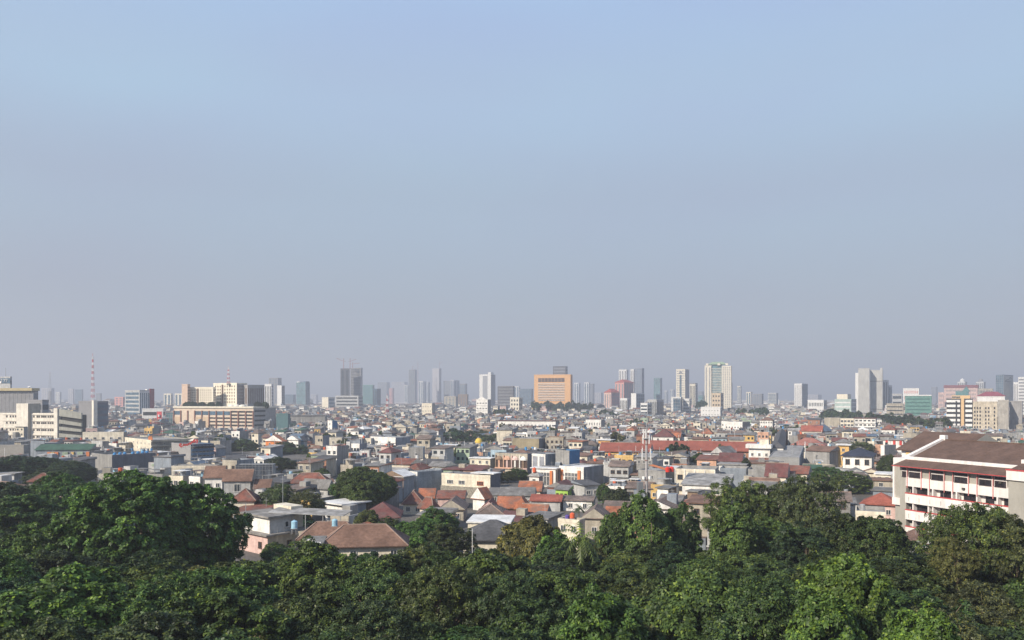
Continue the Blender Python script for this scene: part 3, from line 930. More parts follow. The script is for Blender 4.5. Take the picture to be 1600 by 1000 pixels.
# dark office with cream strip, white glazed office
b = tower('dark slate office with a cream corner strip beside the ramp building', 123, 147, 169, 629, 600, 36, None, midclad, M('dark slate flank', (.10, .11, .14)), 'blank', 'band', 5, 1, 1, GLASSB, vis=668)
m = MB()
m.box(b.x1 - 2.6, b.x1 + .3, -.5, 2.4, 0, b.h + 1.8, cw)
m.build('corner_strip', b.root)
b = tower('white framed glass office with a dark red end strip', 195.5, 218, 234, 611, 950, 40, None, W_['pale grey'], whiteclad, 'band', 'vert', 7, 1, 5, GLASSB, vis=642, frac=.6)
m = MB()
m.box(b.x1 - 1, b.x1 + 1.6, b.W - .2, b.W + 5, 0, b.h + 3, M('dark red cladding', (.24, .04, .06)))
m.build('end_strip', b.root)
m = MB()
m.box(b.x1 - 6, b.x1, b.W * .75, b.W, b.h, b.h + 2.5, whiteclad)
m.build('roof_room', b.root)
tower('low white roofed showroom behind the red banner', 222, 255, 257, 640, 800, 16, 20, whiteclad, None, 'band', 'band', 2, 1, 1, DARK, vis=650)
m = MB()
o = thing('vertical_banner', 'tall red banner sign with white marks beside the pink columned mall', 'banner', (wx(249, 690), 690, 0))
k = MB()
k.box(-2.1, 2.1, -.15, .15, wz(659.5, 690), wz(643, 690), M('faded red banner', (.60, .09, .10), var=.1))
k.build('cloth', o)
k = MB()
k.cyl(0, -.5, wz(649.5, 690) - 1, wz(649.5, 690) + 1, .9, WHITEP, 10)
for x in (-.9, .5):
    k.bar((x, -.3, wz(657, 690)), (x + .7, -.3, wz(653.5, 690)), .22, WHITEP)
k.build('white_mark', o)
k = MB()
k.bar((-2.3, 0, 0), (-2.3, 0, wz(642, 690)), .2, STEEL)
k.bar((2.3, 0, 0), (2.3, 0, wz(642, 690)), .2, STEEL)
k.build('post', o)

# hotel over the pink columned mall
hc = M('hotel cream wall', (.74, .685, .56), var=.08, streak=.12)
hp = M('hotel pink strip', (.56, .42, .33), var=.08)
D0 = 770
for lab, pl, pc, pr, top, th, wl, sd, st, nc, Wd in (
    ('pinkish narrow end bay of the cream rooftop hotel', 284, 293, 294, 602, 16, hp, None, 'blank', 1, -4),
    ('cream hotel long low wing with two rows of red curtained windows', 293.5, 333, 334, 606.5, 16, hc, None, 'win', 11, -4),
    ('cream hotel taller corner wing below the lattice mast', 333.5, 370, 386, 600, 33, hc, M('hotel shaded grey wall', (.30, .29, .29), streak=.1), 'win', 9, None),  # grey side paints the shade on the cream hotel's right face
    ('shaded flank wing of the cream hotel with tall slim windows', 372, 387, 413, 603, 46, M('hotel shaded grey wall', (.30, .29, .29)), None, 'vert', 3, None),  # whole wing coloured grey to stand in for shade on cream walls
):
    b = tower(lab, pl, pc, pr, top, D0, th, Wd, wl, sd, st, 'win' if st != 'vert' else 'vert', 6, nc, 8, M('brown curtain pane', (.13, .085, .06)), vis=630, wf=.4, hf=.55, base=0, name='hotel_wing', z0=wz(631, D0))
    if st == 'win':
        for fx in (.37,):
            k = MB()
            k.box(b.x0 + b.L * fx, b.x0 + b.L * (fx + .06), -.5, 0, wz(631, D0), b.h - .5, M('brown curtain pane', (.13, .085, .06)))
            k.build('bay_strip', b.root)
D0 = 720
b = Body(272, 396, 431, D0, 20)
root = thing('shopping_mall', 'pink columned mall with blue upper windows and open parking decks', 'mall', b.loc, b.rz)
hT = wz(638, D0)
pk = M('pink beige panel', (.52, .40, .28), var=.12)
pl_ = M('pale pink panel', (.60, .49, .385), var=.1)
m = MB()
m.box(b.x0, b.x1, 0, b.W, 0, hT, pl_, right=M('mall grey flank', (.33, .32, .31), streak=.15), top=CONC)
m.build('wall', root)
m = MB()
m.box(b.x0 - .6, b.x1 + .6, -1, b.W + .5, hT, hT + 1.6, creamclad)
m.build('roof_band', root)
cols = 11
for i in range(cols + 1):
    x = b.x0 + b.L * i / cols
    k = MB()
    k.box(x - .45, x + .45, -.9, 0, wz(672, D0), hT - 2.5, M('brown red column', (.24, .115, .08)))
    k.build('column', root)
for i in range(cols):
    x, x2 = b.x0 + b.L * i / cols + .6, b.x0 + b.L * (i + 1) / cols - .6
    if i < 1 or 3 <= i < 8:
        k = MB()
        k.box(x, x2, -.15, .1, wz(649, D0), wz(643, D0), GLASSB)
        k.build('window', root)
    if i < 5 and not 0 < i < 3:
        k = MB()
        k.box(x, x2, -.3, .1, wz(670, D0), wz(652, D0), pk)
        k.build('panel', root)
    if i >= 5:
        n = 3 if i < 8 else 5
        zt = wz(652 if i < 8 else 642, D0)
        for j in range(n):
            z = wz(669, D0) + (zt - wz(669, D0)) * (j + .45) / n
            k = MB()
            k.box(x, x2, -.12, .1, z, z + (1.5 if i < 8 else 1.7), DARK)  # dark slab paints the shade inside the open deck
            k.build('deck_opening', root)
for j in range(4):
    z = wz(669, D0) + (hT - wz(669, D0)) * (j + .4) / 4.2
    k = MB()
    k.box(b.x1 - .1, b.x1 + .12, 1.5, b.W * .52, z, z + 1.7, DARK)  # flank decks: shade inside painted as dark slabs
    k.build('deck_opening', root)
for i, fx in enumerate((.66, .73, .8)):
    k = MB()
    k.dome(b.x0 + b.L * fx, 8, hT + 1.6, 3.4, 1.9, M('white marquee', (.72, .68, .58)))
    k.build('roof_dome', root)
reserve(268, 431, D0, 672)
tower('dark teal sheet clad block at the right end of the mall', 431.5, 450, 454, 648, 700, 24, None, M('dark teal sheet', (.06, .12, .13), var=.15), None, 'blank', 'blank', vis=670)
tower('teal glass shopfront block left of the mall behind the banner', 259.5, 270, 271, 647, 760, 16, 14, GLASST, None, 'curtain', 'curtain', 3, 3, 1, vis=662)


def lattice_mast(px, py_top, py_bot, D, w, label, red=True, n=14):
    z0, z1 = wz(py_bot, D), wz(py_top, D)
    r = thing('lattice_mast', label, 'mast', (wx(px, D), D, 0))
    a = MB()
    hgt = z1 - z0
    for i in range(n):
        za, zb = z0 + hgt * i / n, z0 + hgt * (i + 1) / n
        wa, wb2 = w * (1 - .75 * i / n) / 2, w * (1 - .75 * (i + 1) / n) / 2
        mt = (REDP if i % 2 == 0 else WHITEP) if red else STEEL
        rr = w * .045
        cs = ((1, 1), (1, -1), (-1, -1), (-1, 1))
        for q in range(4):
            c0, c1 = cs[q], cs[(q + 1) % 4]
            a.bar((c0[0] * wa, c0[1] * wa, za), (c0[0] * wb2, c0[1] * wb2, zb), rr, mt)
            a.bar((c0[0] * wa, c0[1] * wa, za), (c1[0] * wb2, c1[1] * wb2, zb), rr * .6, mt)
            a.bar((c0[0] * wb2, c0[1] * wb2, zb), (c1[0] * wb2, c1[1] * wb2, zb), rr * .6, mt)
    a.build('lattice', r)
    k = MB()
    k.bar((0, 0, z1), (0, 0, z1 + hgt * .06), w * .05, REDP)
    k.build('tip_rod', r)
    for q in (.72, .86):
        k = MB()
        k.cyl(w * .3, -w * .2, z0 + hgt * q, z0 + hgt * q + w * .35, w * .16, WHITEP, 8)
        k.build('drum_antenna', r)
    if z0 > 1:
        k = MB()
        k.box(-w / 2, w / 2, -w / 2, w / 2, 0 if py_bot > 610 else z0 - 2, z0, CONC)
        k.build('footing', r)
    return r


lattice_mast(145, 557, 640, 900, 3.6, 'tall red and white lattice mast at the left, thin against the sky', True, 18)
lattice_mast(357, 574, 599, 775, 2.5, 'short red lattice mast on the cream hotel roof', True, 8)
lattice_mast(78, 583, 611, 2550, 7, 'dark slim lattice mast above the faint dish building', False, 10)
lattice_mast(605, 618, 662, 1000, 4.5, 'grey lattice mast with red head before the ghostly slabs', True, 10)
lattice_mast(1213, 663, 680, 520, 1.8, 'small grey lattice mast by the white balcony house', False, 8)

# ------------------------------------------------------------------ houses
rnd = random.Random(11)


def tank(x, y, z, mat, label, r=.55, h=1.3, stand=0.0, group=None):
    o = thing('water_tank', label, 'water tank', (x, y, z), 0, group)
    m = MB()
    m.cyl(0, 0, stand, stand + h, r, mat, 12)
    m.dome(0, 0, stand + h, r, r * .35, mat, 12, 3)
    m.build('tank_body', o)
    m = MB()
    m.cyl(0, 0, stand + h + r * .3, stand + h + r * .5, r * .3, mat, 8)
    m.build('lid', o)
    if stand:
        m = MB()
        for a, c in ((1, 1), (1, -1), (-1, 1), (-1, -1)):
            m.bar((a * r * .8, c * r * .8, 0), (a * r * .6, c * r * .6, stand), .06, STEEL)
        m.box(-r, r, -r, r, stand - .08, stand, STEEL)
        m.build('stand', o)
    return o


def house(root, x0, x1, W, h, roof, roofm, wall, side, rise=2.2, storeys=2, nwin=3, ww=1.1, wh=1.2, sgn=1, over=.5, caps=False, sidewin=0, gable=None, frame=WFRAME, band=None, parapet=.8,
          door=False, canopy=None, stain=True, swall=None):
    """walls, roof and windows of a house as parts of root; the front is the plane y = 0"""
    wm, sm = WALLS[wall] if isinstance(wall, str) else wall, WALLS[side] if isinstance(side, str) else side
    rm = ROOFS[roofm] if isinstance(roofm, str) else roofm
    m = MB()
    m.box(x0, x1, 0, W, 0, h, wm, left=sm if sgn < 0 else wm, right=sm if sgn > 0 else wm, top=CONC, back=sm)
    m.build('wall', root)
    if roof in ('hip', 'gable_x', 'gable_y', 'shed'):
        m = MB()
        a, b = roof_solid(m, x0, x1, 0, W, h + .19, rise, roof, rm, (WALLS[gable] if gable else (sm if roof != 'gable_y' else wm)), over)
        ro = m.build('roof', root)
        if caps:
            X0, X1, Y0, Y1 = x0 - over, x1 + over, -over, W + over
            z = h + .19
            cs = [(X0, Y0, z), (X1, Y0, z), (X1, Y1, z), (X0, Y1, z)]
            cm = M('ridge cap', (.28, .20, .165), var=.2)
            k = MB()
            k.bar(a, b, .16, cm)
            k.build('ridge_cap', ro)
            if roof == 'hip':
                if X1 - X0 >= Y1 - Y0:
                    prs = ((cs[0], a), (cs[3], a), (cs[1], b), (cs[2], b))
                else:
                    prs = ((cs[0], a), (cs[1], a), (cs[2], b), (cs[3], b))
                for p, q in prs:
                    k = MB()
                    k.bar(p, q, .13, cm)
                    k.build('ridge_cap', ro)
    elif roof == 'slab':
        m = MB()
        m.box(x0 - over, x1 + over, -over, W + over, h, h + .3, rm)
        m.build('roof', root)
    else:
        m = MB()
        t = .18
        m.box(x0 - .04, x1 + .04, -.04, t, h, h + parapet, wm)
        m.box(x0 - .04, x1 + .04, W - t, W + .04, h, h + parapet, sm)
        m.box(x0 - .04, x0 + t, t, W - t, h, h + parapet, sm if sgn < 0 else wm)
        m.box(x1 - t, x1 + .04, t, W - t, h, h + parapet, sm if sgn > 0 else wm)
        m.build('parapet', root)
        m = MB()
        m.box(x0 + t, x1 - t, t, W - t, h + .005, h + .07, rm)
        m.build('roof', root)
    fh = h / storeys
    L = x1 - x0
    if nwin:
        me = window_mesh(min(ww, L / nwin * .75), min(wh, fh * .6), frame)
        for s in range(storeys):
            for i in range(nwin):
                put(me, 'window', root, x0 + L * (i + .5) / nwin, -.01, s * fh + fh * .32)
    if sidewin:
        me = window_mesh(1.0, min(wh, fh * .55), frame)
        for s in range(storeys):
            for i in range(sidewin):
                put(me, 'window', root, (x1 + .01) if sgn > 0 else (x0 - .01), W * (i + .6) / sidewin, s * fh + fh * .32, R(90) if sgn > 0 else R(-90))
    if band:
        for s in range(1, storeys):
            k = MB()
            k.box(x0 - .1, x1 + .1, -.7, 0, s * fh - .12, s * fh + .12, band)
            k.build('ledge', root)
    if canopy:
        k = MB()
        z = h / storeys - .3
        k.poly([(x0, -1.6, z - .25), (x1, -1.6, z - .25), (x1, 0, z + .2), (x0, 0, z + .2)], canopy)
        k.poly([(x0, -1.6, z - .31), (x0, 0, z + .14), (x1, 0, z + .14), (x1, -1.6, z - .31)], canopy)
        k.build('canopy', root)


def bld(label, pl, pc, pr, top, D, th=22, W=None, roof='flat', roofm='pale grey', wall='white', side='grey', vis=None, cat='house', name='house', group=None, **k):
    b = Body(pl, pc, pr, D, th, W)
    h = wz(top, D)
    if h < 1.5:
        print('LOW', label, h)
        h = 3
    b.root = thing(name, label, cat, b.loc, b.rz, group)
    st = k.pop('storeys', None) or max(1, round(h / 3.4))
    house(b.root, b.x0, b.x1, b.W, h, roof, roofm, wall, side, storeys=st, sgn=b.sg, **k)
    b.h = h
    reserve(min(pl, pc), max(pc, pr), D, vis if vis else top + 12)
    return b


sw = ROOFS['white']
# --- left part
b = bld('grey walled building with seven blue water tanks on its roof edge', 143, 175, 243, 715, 300, 40, None, wall='grey', side=M('shaded wall render', (.13, .14, .165), var=.12, streak=.2), nwin=0, vis=738, parapet=1.0, name='party_wall_building', cat='building')  # right wall is the grey one darkened, its shade put in the colour
for i, px in enumerate((181, 189.5, 197, 210, 218, 225.5, 232)):
    t = (px - 800) / F
    ly = (t * 300 - b.loc[0]) / (b.n - t * b.c) * .985
    X, Y = b.world(b.x1 - 1.0, ly)
    nm = ['first from the left, beside the pale wall', 'second from the left', 'third from the left, before the gap', 'fourth, first after the gap', 'fifth, on a low dark base', 'sixth, second from the right end', 'seventh, at the right end']
    tank(X, Y, b.h + .35, BLUETANK, 'blue roof tank on the grey walled building, ' + nm[i], .62, 1.25, 0, 'blue tanks along one roof edge')
b = bld('cream office with small windows and a grey galleried right side', 195, 236, 300, 690, 400, 46, None, wall='cream', side=M('galleried grey wall', (.27, .26, .235), streak=.2), storeys=3, nwin=7, ww=.7, wh=.9, sidewin=5, vis=706, name='office_building', cat='building')
m = MB()
for i in range(3):
    z = b.h * (i + .92) / 3
    m.box(b.x1, b.x1 + 1.2, 0, b.W, z, z + .5, W_['beige'])
m.build('gallery_slab', b.root)
m = MB()
for i in range(7):
    m.box(b.x1 - 5 + i * .9, b.x1 - 4.4 + i * .9, .3, .5, b.h + .8, b.h + 2.2 + (i % 3) * .4, ORANGEP)
m.build('orange_letters', b.root, 'stuff')
b = bld('blue banded hotel with grey end wall under the red script sign', 268, 298, 334, 697, 370, 44, None, wall=M('smooth grey gable', (.28, .275, .275), var=.06), side=M('dark blue render', (.045, .08, .14), var=.15), nwin=0, storeys=4, vis=722, name='hotel', cat='hotel')
for i in range(3):
    k = MB()
    z = b.h * (i + .15) / 3.4
    k.box(b.x1, b.x1 + .5, .4, b.W, z, z + 1.1, M('mid blue spandrel', (.08, .155, .25), var=.1))
    k.build('spandrel', b.root)
    for j in range(6):
        put(window_mesh(1.3, 1.2, WFRAME, GLASS, 1), 'window', b.root, b.x1 + .01, b.W * (j + .6) / 6.3, z + 1.25, R(90))
k = MB()
k.box(b.x1 - .1, b.x1 + .9, .3, b.W, b.h - 1.2, b.h - .2, DARK)
k.build('top_window_strip', b.root)
# red script sign: joined strokes that climb to the right
X, Y = b.world(b.x1 - .2, 0)
sg = thing('rooftop_sign', 'red script rooftop sign climbing to the right above the blue hotel', 'sign', (wx(281, 366), 366, wz(697.5, 366)))
m = MB()
s = 366 / F
pts = [(0, 1), (3, 3), (1, 4.5), (-1, 2), (2, -1.0), (5, 1), (6, 4), (6.5, 1), (8.5, 4), (9, 1), (11, 4), (11.5, 1), (13.5, 5), (14, 2), (16, 6), (17, 3), (19, 8), (20, 5), (22, 10.5), (24, 11.5), (22.5, 5.5), (25, 8), (27, 11), (28, 7.5), (26, 5)]
for p, q in zip(pts, pts[1:]):
    m.bar((p[0] * s, 0, p[1] * s), (q[0] * s, 0, q[1] * s), .30, REDP)
m.build('script_letters', sg)
m = MB()
for x in (2, 8, 14, 20):
    m.bar((x * s, .3, -1.2), (x * s, .3, 1.5 + x * .1), .08, STEEL)
m.bar((0, .3, -.6), (24 * s, .3, -.2), .08, STEEL)
m.build('support_rail', sg)

b = bld('flat grey building with plain wall at the left frame edge', -30, 37, 39, 697, 330, 18, 14, wall=M('plain taupe wall', (.29, .275, .25), var=.08), nwin=0, vis=716, name='building', cat='building', parapet=.4)
b = bld('long green sheet roofed hall above colourful shopfronts', 56, 140, 146, 703, 335, 14, 12, roof='shed', roofm='green', wall='blue grey', side='grey', nwin=6, vis=716, rise=2.2, storeys=1, name='market_hall', cat='market hall')
for i, (fx, w, mt) in enumerate(((.22, .07, ORANGEP), (.29, .06, W_['yellow']), (.36, .06, ORANGEP), (.5, .1, W_['green']), (.66, .05, W_['yellow']), (.78, .1, W_['green']), (.94, .06, ORANGEP))):
    k = MB()
    k.box(b.x0 + b.L * fx, b.x0 + b.L * (fx + w), -.5, 0, 1, b.h - .8, mt)
    k.build('shop_panel', b.root)
bld('low cream house with rounded end behind the blue tanks', 129, 193, 195, 677, 440, 16, 14, wall='cream', nwin=5, vis=690, storeys=2, ww=1.6)
bld('grey stepped block with small windows left of the cream galleried office', 143, 160, 170, 692, 410, 36, None, wall='pale grey', nwin=2, vis=705)
bld('brown hipped roof house low behind the trees at the far left', 45, 78, 80, 753, 225, 10, 10, roof='hip', roofm='rust red', wall='beige', nwin=2, vis=760, rise=2.2, caps=True)
bld('white edged flat house at the far left above the trees', -20, 22, 24, 741, 245, 14, 9, roof='slab', roofm='pale grey', wall='white', nwin=3, vis=752)
bld('cream parapet houses with orange base behind the giant tree', 268, 338, 342, 731, 262, 12, 9, roofm='pale grey', wall='cream', nwin=5, vis=742)
b = bld('building wrapped in blue grey scaffold netting', 368, 426, 428, 727, 272, 12, 9, wall=M('scaffold net', (.085, .10, .125), var=.3, scale=1.2, streak=.4), side='blue grey', nwin=0, vis=750, name='netted_building', cat='building', parapet=.3)
for i in range(12):
    k = MB()
    x = b.x0 + b.L * i / 11
    k.bar((x, -.25, 0), (x, -.25, b.h + 1.5), .035, STEEL)
    k.build('scaffold_pole', b.root)
for i in range(4):
    k = MB()
    z = b.h * (i + .8) / 4
    k.bar((b.x0, -.32, z), (b.x1, -.32, z), .035, STEEL)
    k.build('scaffold_rail', b.root)
bld('red brown gabled house touching the giant tree, upper one', 320, 347, 350, 747, 215, 14, 9, roof='gable_x', roofm='brown', wall='white', nwin=2, vis=754, rise=3.0, caps=True)
bld('red brown gabled house with grey front right of the giant tree', 350, 391, 394, 752, 205, 12, 8, roof='gable_x', roofm='brown', wall='pale grey', nwin=1, ww=1.6, wh=2, vis=769, rise=2.8, caps=True)
bld('small brown roof with white water tank parapet beside the grey front', 398, 420, 423, 764, 205, 10, 8, roof='gable_x', roofm='brown', wall='white', nwin=2, vis=768, rise=2.2)
bld('rust red house low beside the giant tree crown', 362, 397, 400, 783, 172, 16, 8, roof='hip', roofm='rust red', wall='cream', nwin=2, vis=787, rise=2.4, caps=True)
bld('long rust red hipped roof left of the round tree', 452, 512, 516, 755, 220, 10, 9, roof='hip', roofm='rust red', wall='white', nwin=5, vis=762, rise=2.6, caps=True)
bld('grey sheet roofed house before the long rust red roof', 474, 512, 520, 765, 205, 24, None, roof='gable_x', roofm='grey', wall='pale grey', nwin=2, vis=778, rise=2.4)

# --- the concrete house with the roof canopy, and the brown hip roofs
D0 = 150
b = bld('two storey concrete house with flat roofs beside the giant tree', 374, 418, 480, 838, 146, 40, None, roof='slab', roofm=CONC, wall='pink', side='beige', nwin=2, sidewin=3, vis=850, storeys=1, over=.7, frame=BFRAME)
u = MB()
u.box(b.x0 + .4, b.x1 - .6, .8, 6.4, b.h + .3, b.h + 3.3, W_['white'], right=W_['pale grey'])
u.build('upper_wall', b.root)
u = MB()
u.box(b.x0 - .3, b.x1 + .1, .1, 7.1, b.h + 3.3, b.h + 3.65, CONC)
u.build('upper_roof', b.root)
u = MB()
u.box(b.x0 + .8, b.x1 - 3, 7.2, 10, b.h + .3, b.h + 4.6, W_['cream'])
u.build('stair_room', b.root)
put(window_mesh(1.8, 1.4, WFRAME, GLASS, 2), 'window', b.root, b.x0 + 2.4, .79, b.h + 1.1)
put(window_mesh(.9, 1.1, WFRAME, GLASS, 0), 'window', b.root, b.x1 - .59, 4.6, b.h + 1.2, R(90))
for i in range(6):
    u = MB()
    yy = .4 + i * 1.5
    u.bar((b.x1 + .4, yy, b.h + .3), (b.x1 + .4, yy, b.h + 1.1), .04, STEEL)
    u.build('railing_post', b.root)
cp = thing('roof_canopy', 'long pale metal canopy on posts beside the concrete house', 'canopy', (wx(418, 151), 151, 0), R(-9))
k = MB()
Lc = 15.6
k.poly([(0, 0, 7.6), (Lc, 0, 7.25), (Lc, 5, 7.6), (0, 5, 7.95)], ROOFS['pale grey'])
k.poly([(0, 0, 7.45), (0, 5, 7.8), (Lc, 5, 7.45), (Lc, 0, 7.1)], ROOFS['pale grey'])
k.poly([(0, 0, 7.45), (Lc, 0, 7.1), (Lc, 0, 7.25), (0, 0, 7.6)], STEEL)
k.poly([(Lc, 0, 7.1), (Lc, 5, 7.45), (Lc, 5, 7.6), (Lc, 0, 7.25)], STEEL)
k.build('canopy_sheet', cp)
for i in range(5):
    k = MB()
    k.bar((.6 + i * 3.6, .2, 4.0), (.6 + i * 3.6, .2, 7.3), .09, STEEL)
    k.build('post', cp)
k = MB()
k.box(0, Lc, .0, 5, 0, 4.0, W_['beige'], top=CONC)
k.build('terrace_block', cp)
X, Y = b.world(b.x1 - 1.2, 9.0)
tank(wx(460, 147), 147, 3.9, PALETANK, 'pale blue tank on a stand below the metal canopy', .6, 1.25, 1.2)
b1 = bld('rear brown hipped roof with pale ridge lines, half hidden by the front one', 470, 560, 562, 842, 142, 8, 9, roof='hip', roofm='brown', wall='cream', nwin=3, rise=2.7, caps=True, vis=846, over=.8)
b2 = bld('large brown hipped roof with pale ridge lines above the near trees', 504, 631, 633, 853, 128, 8, 10, roof='hip', roofm='brown', wall='cream', side='beige', nwin=4, rise=3.0, caps=True, vis=858, over=.8)
b3 = bld('grey lean-to with two air conditioner boxes left of the large brown hip', 472, 499, 502, 853, 124, 10, 4, roof='shed', roofm='grey', wall='pale grey', nwin=0, rise=.5, vis=858)
for px, py in ((485, 847), (497, 851)):
    o = thing('air_conditioner', 'white air conditioner box on the grey lean-to, ' + ('farther left one' if px < 490 else 'one touching the hip edge'), 'air conditioner', (wx(px, 123.5), 123.5, wz(py, 123.5) - .3))
    m = MB()
    m.box(-.45, .45, -.18, .18, 0, .7, WHITEP)
    m.build('casing', o)
    m = MB()
    m.cyl(0, 0, 0, .03, .26, DARK, 12)
    q = m.build('fan_grille', o)
    q.rotation_euler = (R(90), 0, 0)
    q.location = (-.1, -.19, .35)
tank(wx(523, 136), 136, 7.2, PALETANK, 'pale blue tank sitting behind the ridge of the large brown hip', .5, 1.0, .2)
b = bld('white house with flat overhanging slab roof and brown shutters', 508, 535, 572, 789, 182, 40, None, roof='slab', roofm=sw, wall='white', side='blue grey', nwin=2, ww=1.5, wh=1.6, vis=802, over=1.0, frame=BFRAME, storeys=1)
bld('broad maroon hipped metal roof between the near trees', 570, 622, 626, 809, 172, 9, 9, roof='hip', roofm='maroon', wall='cream', nwin=3, vis=812, rise=2.8, over=.7)

# --- middle
bld('pale house with a large blank blue grey flank left of the twin cream block', 640, 652, 691, 742, 236, 48, None, wall='white', side=M('blue grey flank', (.26, .29, .32), streak=.2), nwin=1, vis=768, parapet=.9)
b = bld('twin cream block with stone base and dark right flank', 690, 766, 782, 747, 228, 27, None, roofm='white', wall='cream', side=M('shaded wall render', (.13, .14, .165)), nwin=0, vis=771, storeys=2)  # dark flank colour stands in for the shaded right wall
k = MB()
k.box(b.x0 - .15, b.x1 + .15, -.35, .1, 0, b.h * .52, M('stone cladding', (.27, .25, .21), course=2.2, fine=.3))
k.build('stone_base', b.root)
for fx, fr in ((.18, WFRAME), (.42, WFRAME), (.8, M('orange window frame', (.55, .17, .06)))):
    put(window_mesh(2.2, 1.1, fr, GLASS, 3), 'window', b.root, b.x0 + b.L * fx, -.01, b.h * .64)
k = MB()
k.box(b.x0 + b.L * .55, b.x1 + .3, 1.5, b.W, b.h + .95, b.h + 1.2, sw)
k.build('roof_sheet', b.root)
bld('orange roofed cottage beside the round tree, upper of two', 655, 677, 681, 779, 212, 20, 7, roof='gable_x', roofm='orange', wall='cream', nwin=2, vis=778, rise=2.3)
bld('dark red hipped cottage beside the round tree, lower left of the orange one', 630, 660, 663, 788, 198, 14, 8, roof='hip', roofm='rust red', wall='cream', nwin=2, vis=789, rise=3.0, caps=True)
bld('cream cottage with pointed rust roof behind the near trees', 656, 676, 684, 796, 186, 30, None, roof='hip', roofm='rust red', wall='cream', nwin=1, vis=801, rise=2.6, caps=True)
bld('long pink wall under a low rust roof left of the white gable', 684, 724, 728, 779, 208, 14, 8, roof='gable_x', roofm='rust red', wall='pink', nwin=0, vis=787, rise=1.6)
b = bld('white gabled house with one steep orange roof slope', 739, 757, 768, 781, 204, 36, None, roof='gable_y', roofm='orange', wall='white', nwin=0, vis=784, rise=2.9)
bld('long grey roofed workshop with dark small windows', 782, 833, 836, 775, 214, 16, 8, roof='gable_x', roofm='grey', wall='pale grey', nwin=4, ww=.8, wh=.8, vis=786, rise=1.8, storeys=1)
bld('grey lean-to end of the long workshop, on its left', 765, 781, 783, 774, 218, 20, 9, roof='shed', roofm='grey', wall='pale grey', nwin=1, vis=786, rise=1.0, storeys=1)
bld('bright orange tiled roof behind the long workshop', 811, 844, 848, 768, 234, 20, 8, roof='gable_x', roofm='orange', wall='cream', nwin=2, vis=768, rise=2.5, caps=True)
bld('small lime green house with grey roof and three dark windows', 868, 887, 893, 766, 224, 28, None, roof='shed', roofm='grey', wall=M('lime green paint', (.33, .52, .10), streak=.12), side=M('shaded lime flank', (.20, .32, .08)), nwin=3, ww=.8, wh=1.1, vis=776, rise=1.0, frame=BFRAME, storeys=1)  # flank is a darker copy of the lime, painting its shade
bld('red roofed white cottage in front of the lime green house', 830, 875, 880, 784, 203, 18, 7, roof='gable_x', roofm=M('bright red tile', (.27, .085, .06), course=1.4, var=.25, fine=.2), wall='pale grey', nwin=1, vis=793, rise=1.3)
bld('brown grey roof right of the red roofed cottage', 880, 925, 930, 783, 203, 14, 8, roof='gable_x', roofm='weathered brown', wall='white', nwin=2, vis=789, rise=.7)
bld('patchy orange brown roof left of the white metal shed', 778, 812, 816, 795, 190, 16, 8, roof='gable_x', roofm='orange', wall='brown', nwin=2, vis=797, rise=2.4)
bld('patchy orange roof end with hip beside the patchy brown one', 806, 823, 826, 796, 187, 20, 7, roof='hip', roofm='orange', wall='beige', nwin=1, vis=798, rise=2.6)
bld('orange roof cottage with white front right of the autumn coloured tree', 816, 852, 858, 803, 178, 22, None, roof='gable_x', roofm='orange', wall='white', nwin=2, vis=808, rise=1.8, caps=True)
bld('dark brown hipped roof with pale ridges above the white metal shed', 745, 786, 790, 806, 174, 12, 8, roof='hip', roofm='weathered brown', wall='cream', nwin=2, vis=806, rise=2.0, caps=True)
bld('weathered gabled house with pale verges left of the dark brown hip', 688, 724, 730, 797, 186, 18, 9, roof='gable_y', roofm='weathered brown', wall='beige', nwin=2, vis=800, rise=2.2)
bld('maroon gabled roof right of the weathered gabled house', 752, 776, 780, 798, 186, 18, 7, roof='gable_y', roofm='maroon', wall='pink', nwin=1, vis=799, rise=2.0)
bld('white flat metal shed roof on a cream wall', 731, 796, 803, 818, 152, 22, 9, roof='slab', roofm=sw, wall='cream', nwin=0, vis=826, over=.3, storeys=1)
bld('wide black hipped roof just above the near trees', 724, 812, 815, 845, 138, 8, 9, roof='hip', roofm='dark grey', wall='cream', nwin=4, vis=850, rise=2.9, over=.8)
b = bld('cream terrace house with orange and purple tanks right of the autumn tree', 872, 905, 914, 818, 152, 30, None, wall='cream', side='beige', nwin=2, vis=832, storeys=2, parapet=.7)
X, Y = b.world(b.x0 + 2.2, 2)
tank(X, Y, b.h + .1, ORTANK, 'small orange tank on the cream terrace house', .5, .9, .5)
X, Y = b.world(b.x0 + 1.0, 2.2)
tank(X, Y, b.h + .1, M('purple tank plastic', (.10, .07, .28), rough=.5), 'small purple tank beside the orange one', .45, .8, .1)
bld('pale gabled house with white verge right of the cream terrace', 912, 945, 949, 811, 163, 16, 8, roof='gable_y', roofm='weathered brown', wall='beige', nwin=1, vis=812, rise=2.0)
bld('orange red cottage roof touching the bright mango tree', 948, 972, 975, 808, 170, 14, 7, roof='gable_x', roofm='orange', wall='cream', nwin=1, vis=806, rise=1.7)
bld('long grey brown low roof behind the palm', 945, 985, 990, 797, 180, 14, 8, roof='gable_x', roofm='weathered brown', wall='brown', nwin=2, vis=799, rise=1.4)

